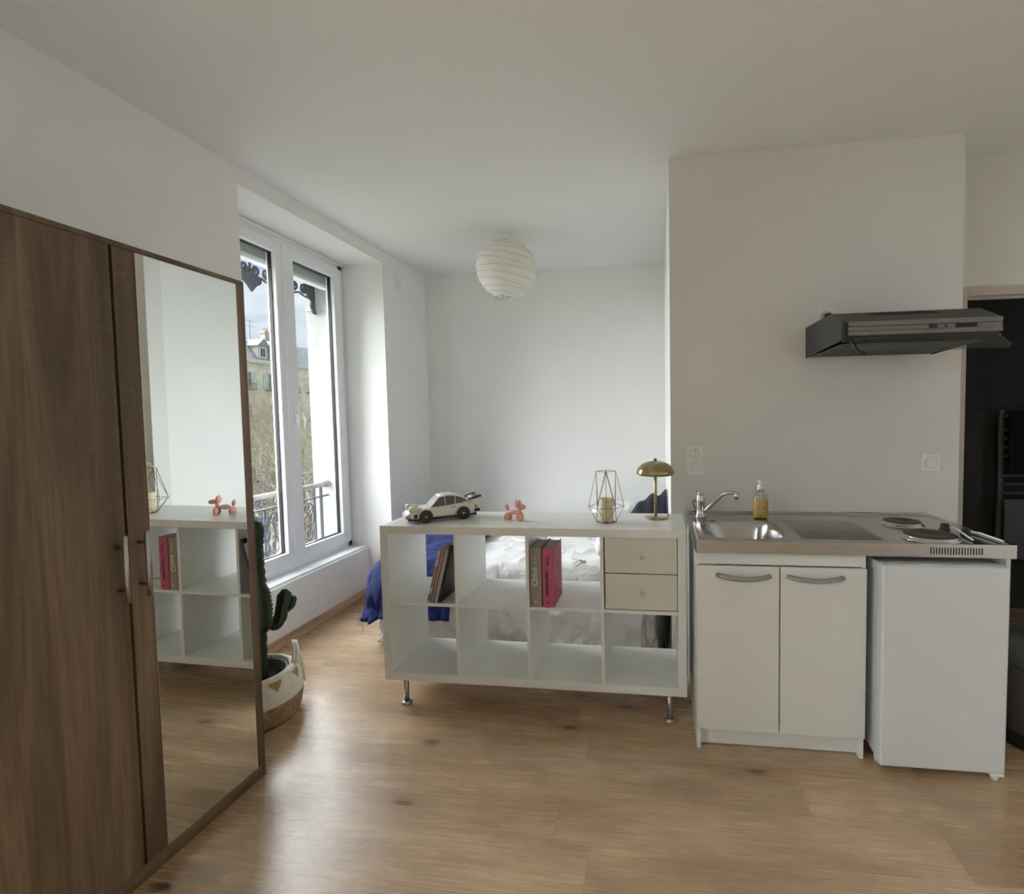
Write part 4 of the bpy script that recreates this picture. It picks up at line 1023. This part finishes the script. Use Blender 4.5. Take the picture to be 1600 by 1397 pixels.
sb = thing('soap_bottle', 'clear pump bottle of golden liquid soap standing behind the sink', 'bottle', (1.850, .320, HZ - .0035))
o_b = (0, 0, 0)
prb = [(0, .001), (.030, .001), (.0355, .006), (.0372, .016), (.0372, .090), (.0362, .102), (.030, .118), (.020, .131), (.0145, .138), (.0140, .146)]
obj('bottle_body', lathe(B(), prb, o_b, 40), M['bottleglass'], sb, True)
obj('soap', lathe(B(), [(0, .004), (.029, .004), (.034, .008), (.0355, .017), (.0355, .089), (0, .089)], o_b, 40), M['liquid'], sb, True)
bm = B(); lathe(bm, [(.0142, .139), (.0165, .140), (.0165, .160), (.014, .163), (.009, .168), (.006, .170), (.006, .178), (0, .178)], o_b, 28)
tube(bm, [(-.012, .002, .180), (0, 0, .181), (.016, -.003, .178), (.034, -.006, .172)], [.007, .0085, .0065, .004], 10); pm = obj('pump', bm, M['switch'], sb, True)
obj('dip_tube', rod(B(), (0, 0, .139), (.004, 0, .012), .0022), M['switch'], sb, True)
obj('neck_ring', lathe(B(), [(.0144, .1365), (.0172, .1365), (.0172, .1395), (.0144, .1395)], o_b, 28), M['dark'], pm, True)
for q, (s_, body) in enumerate((( .0098, 'SAVON'), (.0082, 'DE'), (.0070, 'MARSEILLE'), (.0050, 'LIQUIDE'))):
    m = Matrix.Translation((-.012, -.0385, .064 - q * .0125)) @ RX90
    text('label_text', body, s_, M['silver_print'], sb, m, bold=.0002, sx=.75)

fr = thing('mini_fridge', 'small white under-counter fridge right of the sink cabinet', 'fridge', (2.42, .1, 0))
obj('body', box(B(), 2.195, 2.630, -.185, .36, .038, .822, .004), M['fridge'], fr)
bm = B(); box(bm, 2.200, 2.626, -.192, -.184, .05, .82, .002); obj('door_seal', bm, mk_mat('grey_door_seal', (.42, .45, .50), .6), fr)
d = obj('door', box(B(), 2.190, 2.634, -.238, -.191, .034, .826, .009, 3), M['fridge'], fr)
obj('door_top_trim', box(B(), 2.196, 2.628, -.232, -.196, .825, .831, .002), mk_mat('pale_grey_trim', (.50, .52, .52), .4), d)
bm = B(); box(bm, 2.33, 2.56, -.230, -.205, .8255, .8325, .002); obj('grip', bm, bpy.data.materials['pale_grey_trim'], d)
obj('hinge_bracket', box(B(), 2.585, 2.632, -.236, -.185, .022, .034, .002), M['switch'], fr)
for x, y in ((2.215, -.155), (2.612, -.212), (2.215, .33), (2.61, .33)):
    bm = B(); rod(bm, (x, y, .0), (x, y, .040), .0135, seg=16); obj('foot', bm, M['switch'], fr)

# ------------------------------------------------------------------ range hood
HX0, HX1 = 2.096, 2.694
hd_ = thing('range_hood', 'dark grey wall-mounted range hood with silver fascia above the hotplates', 'range hood', (2.395, KY, 1.69))
bm = B(); HP = [(.4485, 1.694), (.4485, 1.847), (.084, 1.843), (-.050, 1.783), (-.050, 1.712), (-.03, 1.708)]
prism(bm, [(.4485, 1.700), (.4485, 1.847), (.084, 1.843), (-.050, 1.783), (-.050, 1.715)], HX0 + .004, HX1 - .004, axis=0)
for a, b in ((HX0, HX0 + .004), (HX1 - .004, HX1)): prism(bm, HP, a, b, axis=0)
obj('housing', bm, M['hood'], hd_)
bm = B()
for z0, z1, y in ((1.7615, 1.781, -.062), (1.7425, 1.7605, -.0595), (1.724, 1.7415, -.062)): box(bm, HX0 + .022, HX1, y, -.050, z0, z1, .0015)
fa = obj('fascia', bm, mk_mat('dull_silver_fascia', (.20, .19, .18), .5, .6, var=.1, vs=40, sc=(.1, 1, 20)), hd_)
obj('switch_window', box(B(), 2.424, 2.456, -.0605, -.055, 1.744, 1.759), M['ink'], fa)
obj('pilot_light', rod(B(), (2.487, -.061, 1.751), (2.487, -.055, 1.751), .0055, seg=14), M['ink'], fa)
obj('switch_window', box(B(), 2.522, 2.602, -.0605, -.055, 1.744, 1.759), M['ink'], fa)
text('maker_mark', 'beko', .011, M['ink'], fa, Matrix.Translation((HX0 + .045, -.0634, 1.7265)) @ RX90, bold=.0004)
bm = B()
for k in range(22):
    x = 2.245 + k * .0118; t0, t1 = .12, .38
    ya, za, yb, zb = .084, 1.843, -.050, 1.783
    p = lambda t: (ya + (yb - ya) * t, za + (zb - za) * t + .0018)
    (y0, z0), (y1, z1) = p(t0), p(t1)
    loft(bm, [[(x, y0, z0 - .002), (x + .0055, y0, z0 - .002), (x + .0055, y0, z0), (x, y0, z0)], [(x + .006, y1, z1 - .002), (x + .0115, y1, z1 - .002), (x + .0115, y1, z1), (x + .006, y1, z1)]], smooth=False)
obj('top_vents', bm, M['ink'], hd_)
bm = B(); box(bm, HX0 + .02, HX1 - .03, .0, .43, 1.697, 1.6995)
for k in range(46): box(bm, HX0 + .03 + k * .0118, HX0 + .0345 + k * .0118, .01, .42, 1.6945, 1.698)
obj('grease_filter', bm, mk_mat('grey_filter_mesh', (.13, .13, .125), .45, .4), hd_)
bm = B(); loft(bm, [[(HX0 + .028, -.062, 1.712), (HX1 - .012, -.062, 1.712), (HX1 - .012, -.060, 1.708), (HX0 + .028, -.060, 1.708)], [(HX0 + .028, -.098, 1.668), (HX1 + .010, -.098, 1.668), (HX1 + .010, -.096, 1.664), (HX0 + .028, -.096, 1.664)],
              [(HX0 + .028, -.108, 1.654), (HX1 - .004, -.108, 1.654), (HX1 - .004, -.106, 1.650), (HX0 + .028, -.106, 1.650)]], smooth=False)
vs_ = obj('glass_visor', bm, M['visor'], hd_)
bm = B(); box(bm, HX0 + .003, HX0 + .021, -.0625, -.048, 1.700, 1.781, .002); obj('end_cap', bm, M['ink'], hd_)
bm = B(); box(bm, HX0 + .020, HX0 + .070, -.066, -.046, 1.700, 1.712, .002); tube(bm, [(HX0 + .034, -.060, 1.705), (HX0 + .042, -.075, 1.680), (HX0 + .052, -.090, 1.655), (HX0 + .075, -.095, 1.648)], [.008, .007, .008, .007], 8); obj('visor_hinge', bm, M['dark'], hd_)

# ------------------------------------------------------------------ wall plates
def plate(name, label, cat, x0, x1, z0, z1, inserts, pre='round_insert'):
    t = thing(name, label, cat, ((x0 + x1) / 2, KY, (z0 + z1) / 2))
    obj('cover_plate', box(B(), x0, x1, KY - .009, KY - .0002, z0, z1, .002), M['switch'], t)
    for (x, z, r, typ) in inserts:
        bm = B(); lathe(bm, [(r, 0), (r, .001), (r - .0015, .0025), (r - .003, .0022), (r - .0035, .0008), (0, .0008)], (0, 0, 0), 36)
        bmesh.ops.rotate(bm, verts=bm.verts, cent=(0, 0, 0), matrix=Matrix.Rotation(PI / 2, 3, 'X')); bmesh.ops.translate(bm, verts=bm.verts, vec=(x, KY - .009, z))
        c = obj(pre, bm, M['switch'], t)
        if typ == 'split': obj('rocker_split', box(B(), x - .0008, x + .0008, KY - .0106, KY - .009, z - r + .004, z + r - .004), M['greymetal'], c)
        if typ == 'ring': obj('insert_outline', tube(B(), [(x + r * math.cos(a), KY - .0092, z + r * math.sin(a)) for a in [2 * PI * k / 36 for k in range(36)]], .0010, 5, closed=True), M['greymetal'], c)
        if typ == 'split' or typ == 'plain': obj('insert_outline', tube(B(), [(x + r * math.cos(a), KY - .0092, z + r * math.sin(a)) for a in [2 * PI * k / 36 for k in range(36)]], .0009, 5, closed=True), M['greymetal'], c)
    return t
plate('light_switch', 'white double wall plate with two round inserts above the tap', 'switch', 1.498, 1.580, 1.097, 1.248, [(1.539, 1.208, .027, 'split'), (1.539, 1.137, .027, 'plain')])
plate('light_switch', 'white square wall plate with a round knob, right of the hotplates', 'switch', 2.652, 2.742, 1.114, 1.201, [(2.697, 1.157, .028, 'ring')])
po = plate('power_outlet', 'white wall outlet half hidden behind the top of the range hood', 'outlet', 2.148, 2.236, 1.858, 1.944, [(2.192, 1.900, .030, 'ring')])
bm = B(); rod(bm, (2.196, KY - .010, 1.898), (2.196, KY - .042, 1.898), .018, .014, 16); pg = solo('power_plug', bm, M['dark'], 'black plug pushed into the outlet above the range hood', 'plug', (2.196, KY - .02, 1.898))
bm = B(); tube(bm, [(2.196, .412, 1.898), (2.206, .380, 1.875), (2.24, .35, 1.853), (2.30, .31, 1.853), (2.36, .24, 1.858), (2.42, .22, 1.860), (2.47, .25, 1.853), (2.50, .30, 1.852)], .0045, 8); obj('cord', bm, M['dark'], pg)
vp = thing('wall_vent_plate', 'small white rectangular cover plate high on the wall right of the window niche', 'wall plate', (wx(1.73), 1.73, 2.547))
bm = B(); x = wx(1.73)
box(bm, x - .002, x + .008, 1.684, 1.774, 2.505, 2.590, .002); obj('cover_plate', bm, M['switch'], vp)
bm = B(); tube(bm, [(x + .0085, 1.715, 2.525), (x + .0085, 1.745, 2.525), (x + .0085, 1.745, 2.57), (x + .0085, 1.715, 2.57)], .0015, 5, closed=True); obj('button_outline', bm, M['greymetal'], vp)

# ------------------------------------------------------------------ dark bathroom and bin
rd = thing('towel_radiator', 'grey ladder towel radiator on the wall of the dark bathroom', 'radiator', (3.95, 1.58, .5))
for x in (3.715, 4.20): obj('upright', box(B(), x - .016, x + .016, 1.555, 1.580, .40, 1.42, .005), M['rad'], rd)
for k, z in enumerate([.47, .53, .59, .65, .78, .84, .90, .96, 1.10, 1.16, 1.22, 1.28, 1.38]): obj('rung', rod(B(), (3.72, 1.556, z), (4.2, 1.556, z), .011, seg=10), M['rad'], rd)
for x in (3.715, 4.20):
    for z in (.5, 1.3): obj('bracket', rod(B(), (x, 1.58, z), (x, 1.619, z), .01), M['rad'], rd)
def towel(name, label, mat, x0, x1, z0, z1, seed):
    t = thing(name, label, 'towel', ((x0 + x1) / 2, 1.52, z1))
    bm = B()
    def f(u, v):
        x = x0 + (x1 - x0) * u; w_ = .010 * math.sin(u * 14 + seed) * v + .006 * fbm(x * 8, v * 3, seed)
        return (x + .01 * fbm(v * 3, seed), 1.535 - .012 * min(1, v * 4) + w_, z1 - (z1 - z0) * v + .008 * fbm(x * 6, seed))
    grid(bm, f, 30, 30); o = obj('cloth', bm, mat, t); m_ = o.modifiers.new('s', 'SOLIDIFY'); m_.thickness = .012
towel('towel', 'black towel hanging over the top of the bathroom radiator', M['black_cloth'], 3.74, 4.15, .99, 1.405, 1)
towel('towel', 'grey towel hanging lower on the bathroom radiator, below the black one', M['greytowel'], 3.72, 4.12, .38, .80, 4)
wc = thing('wall_cabinet', 'black wall cabinet in the dark bathroom behind the hood', 'cabinet', (3.38, 1.54, 1.42))
obj('cabinet_body', box(B(), 3.20, 3.565, 1.48, 1.618, 1.42, 1.84, .004), M['dark'], wc)
obj('door', box(B(), 3.202, 3.563, 1.464, 1.4795, 1.422, 1.838, .003), M['dark'], wc)
bn = thing('pedal_bin', 'dark grey round bin standing on the floor right of the kitchenette', 'bin', (2.965, .075, 0))
c = (2.965, .075, 0)
obj('bin_base', lathe(B(), [(0, .0), (.168, .0), (.176, .01), (.176, .060), (.170, .066)], c, 40), M['dark'], bn)
obj('bin_body', lathe(B(), [(.170, .066), (.174, .08), (.176, .30), (.172, .335)], c, 40), M['bin'], bn)
obj('bin_lid', lathe(B(), [(.174, .338), (.178, .343), (.176, .39), (.160, .425), (.120, .447), (0, .455)], c, 40), M['bin'], bn)
obj('pedal', box(B(), c[0] - .03, c[0] + .03, c[1] - .205, c[1] - .165, .012, .022, .004), M['dark'], bn)

# ------------------------------------------------------------------ light and sky
wd = bpy.data.worlds.new('World'); S.world = wd; wd.use_nodes = True
nt = wd.node_tree; bgn = nt.nodes['Background']
tc = nt.nodes.new('ShaderNodeTexCoord'); mp = nt.nodes.new('ShaderNodeMapping'); mp.inputs['Scale'].default_value = (1, 1, 3.2); mp.inputs['Location'].default_value = (.3, .1, .0)
nz = nt.nodes.new('ShaderNodeTexNoise'); nz.inputs['Scale'].default_value = 3.6; nz.inputs['Detail'].default_value = 7; nz.inputs['Roughness'].default_value = .55; nz.inputs['Distortion'].default_value = .4
cr = nt.nodes.new('ShaderNodeValToRGB'); el = cr.color_ramp.elements
el[0].position = .38; el[0].color = (*lin(158, 180, 212), 1); el[1].position = .62; el[1].color = (*lin(243, 249, 252), 1)
e2 = el.new(.48); e2.color = (*lin(206, 220, 234), 1)
nt.links.new(tc.outputs['Generated'], mp.inputs[0]); nt.links.new(mp.outputs[0], nz.inputs['Vector']); nt.links.new(nz.outputs['Fac'], cr.inputs[0]); nt.links.new(cr.outputs[0], bgn.inputs['Color'])
bgn.inputs['Strength'].default_value = SKY = 1.08
def sun(name, d, power, ang, col):
    l = bpy.data.lights.new(name, 'SUN'); l.energy = power; l.angle = math.radians(ang); l.color = col
    o = bpy.data.objects.new(name, l); COL.objects.link(o); o.rotation_euler = Vector(d).to_track_quat('-Z', 'Y').to_euler(); o.location = (-8, 0, 12)
sun('overcast_sky_light', (1, -.22, -.52), 35.0, 114, (.95, .98, 1.0))
for o_ in (0, W2, W3):
    l = bpy.data.lights.new('window_portal', 'AREA'); l.shape = 'RECTANGLE'; l.size = 1.27; l.size_y = 2.2; l.cycles.is_portal = True
    o = bpy.data.objects.new('window_portal', l); COL.objects.link(o); o.location = (-1.42, o_ + .85, 1.5); o.rotation_euler = (0, -PI / 2, 0); o.rotation_euler = Vector((1, 0, 0)).to_track_quat('-Z', 'Y').to_euler()

# ------------------------------------------------------------------ camera
yaw, pitch, roll, f_, px0, py0 = -.1303, -.0517, -.0153, 773.4776, 925.866, 694.198
cm = bpy.data.cameras.new('camera'); co_ = bpy.data.objects.new('camera', cm); COL.objects.link(co_); S.camera = co_
cY, sY, cP, sP = math.cos(yaw), math.sin(yaw), math.cos(pitch), math.sin(pitch)
F = Vector((sY * cP, cY * cP, sP)); Rv = Vector((cY, -sY, 0)); U = Rv.cross(F)
R2 = Rv * math.cos(roll) + U * math.sin(roll); U2 = -Rv * math.sin(roll) + U * math.cos(roll)
mt = Matrix((R2, U2, -F)).transposed().to_4x4(); mt.translation = Vector((1.3405, -2.2239, 1.4023)); co_.matrix_world = mt
cm.sensor_width = 36; cm.sensor_fit = 'HORIZONTAL'; cm.lens = f_ * 36 / 1600
cm.shift_x = (800 - px0) / 1600; cm.shift_y = (py0 - 698.5) / 1600; cm.clip_start = .02; cm.clip_end = 500
vsn = S.view_settings; vsn.view_transform = 'Standard'; vsn.look = 'None'; vsn.gamma = 1; vsn.use_curve_mapping = False; vsn.exposure = 0.0
S.cycles.max_bounces = 14; S.cycles.diffuse_bounces = 8; S.cycles.glossy_bounces = 6; S.cycles.transparent_max_bounces = 16
S.cycles.sample_clamp_indirect = 8
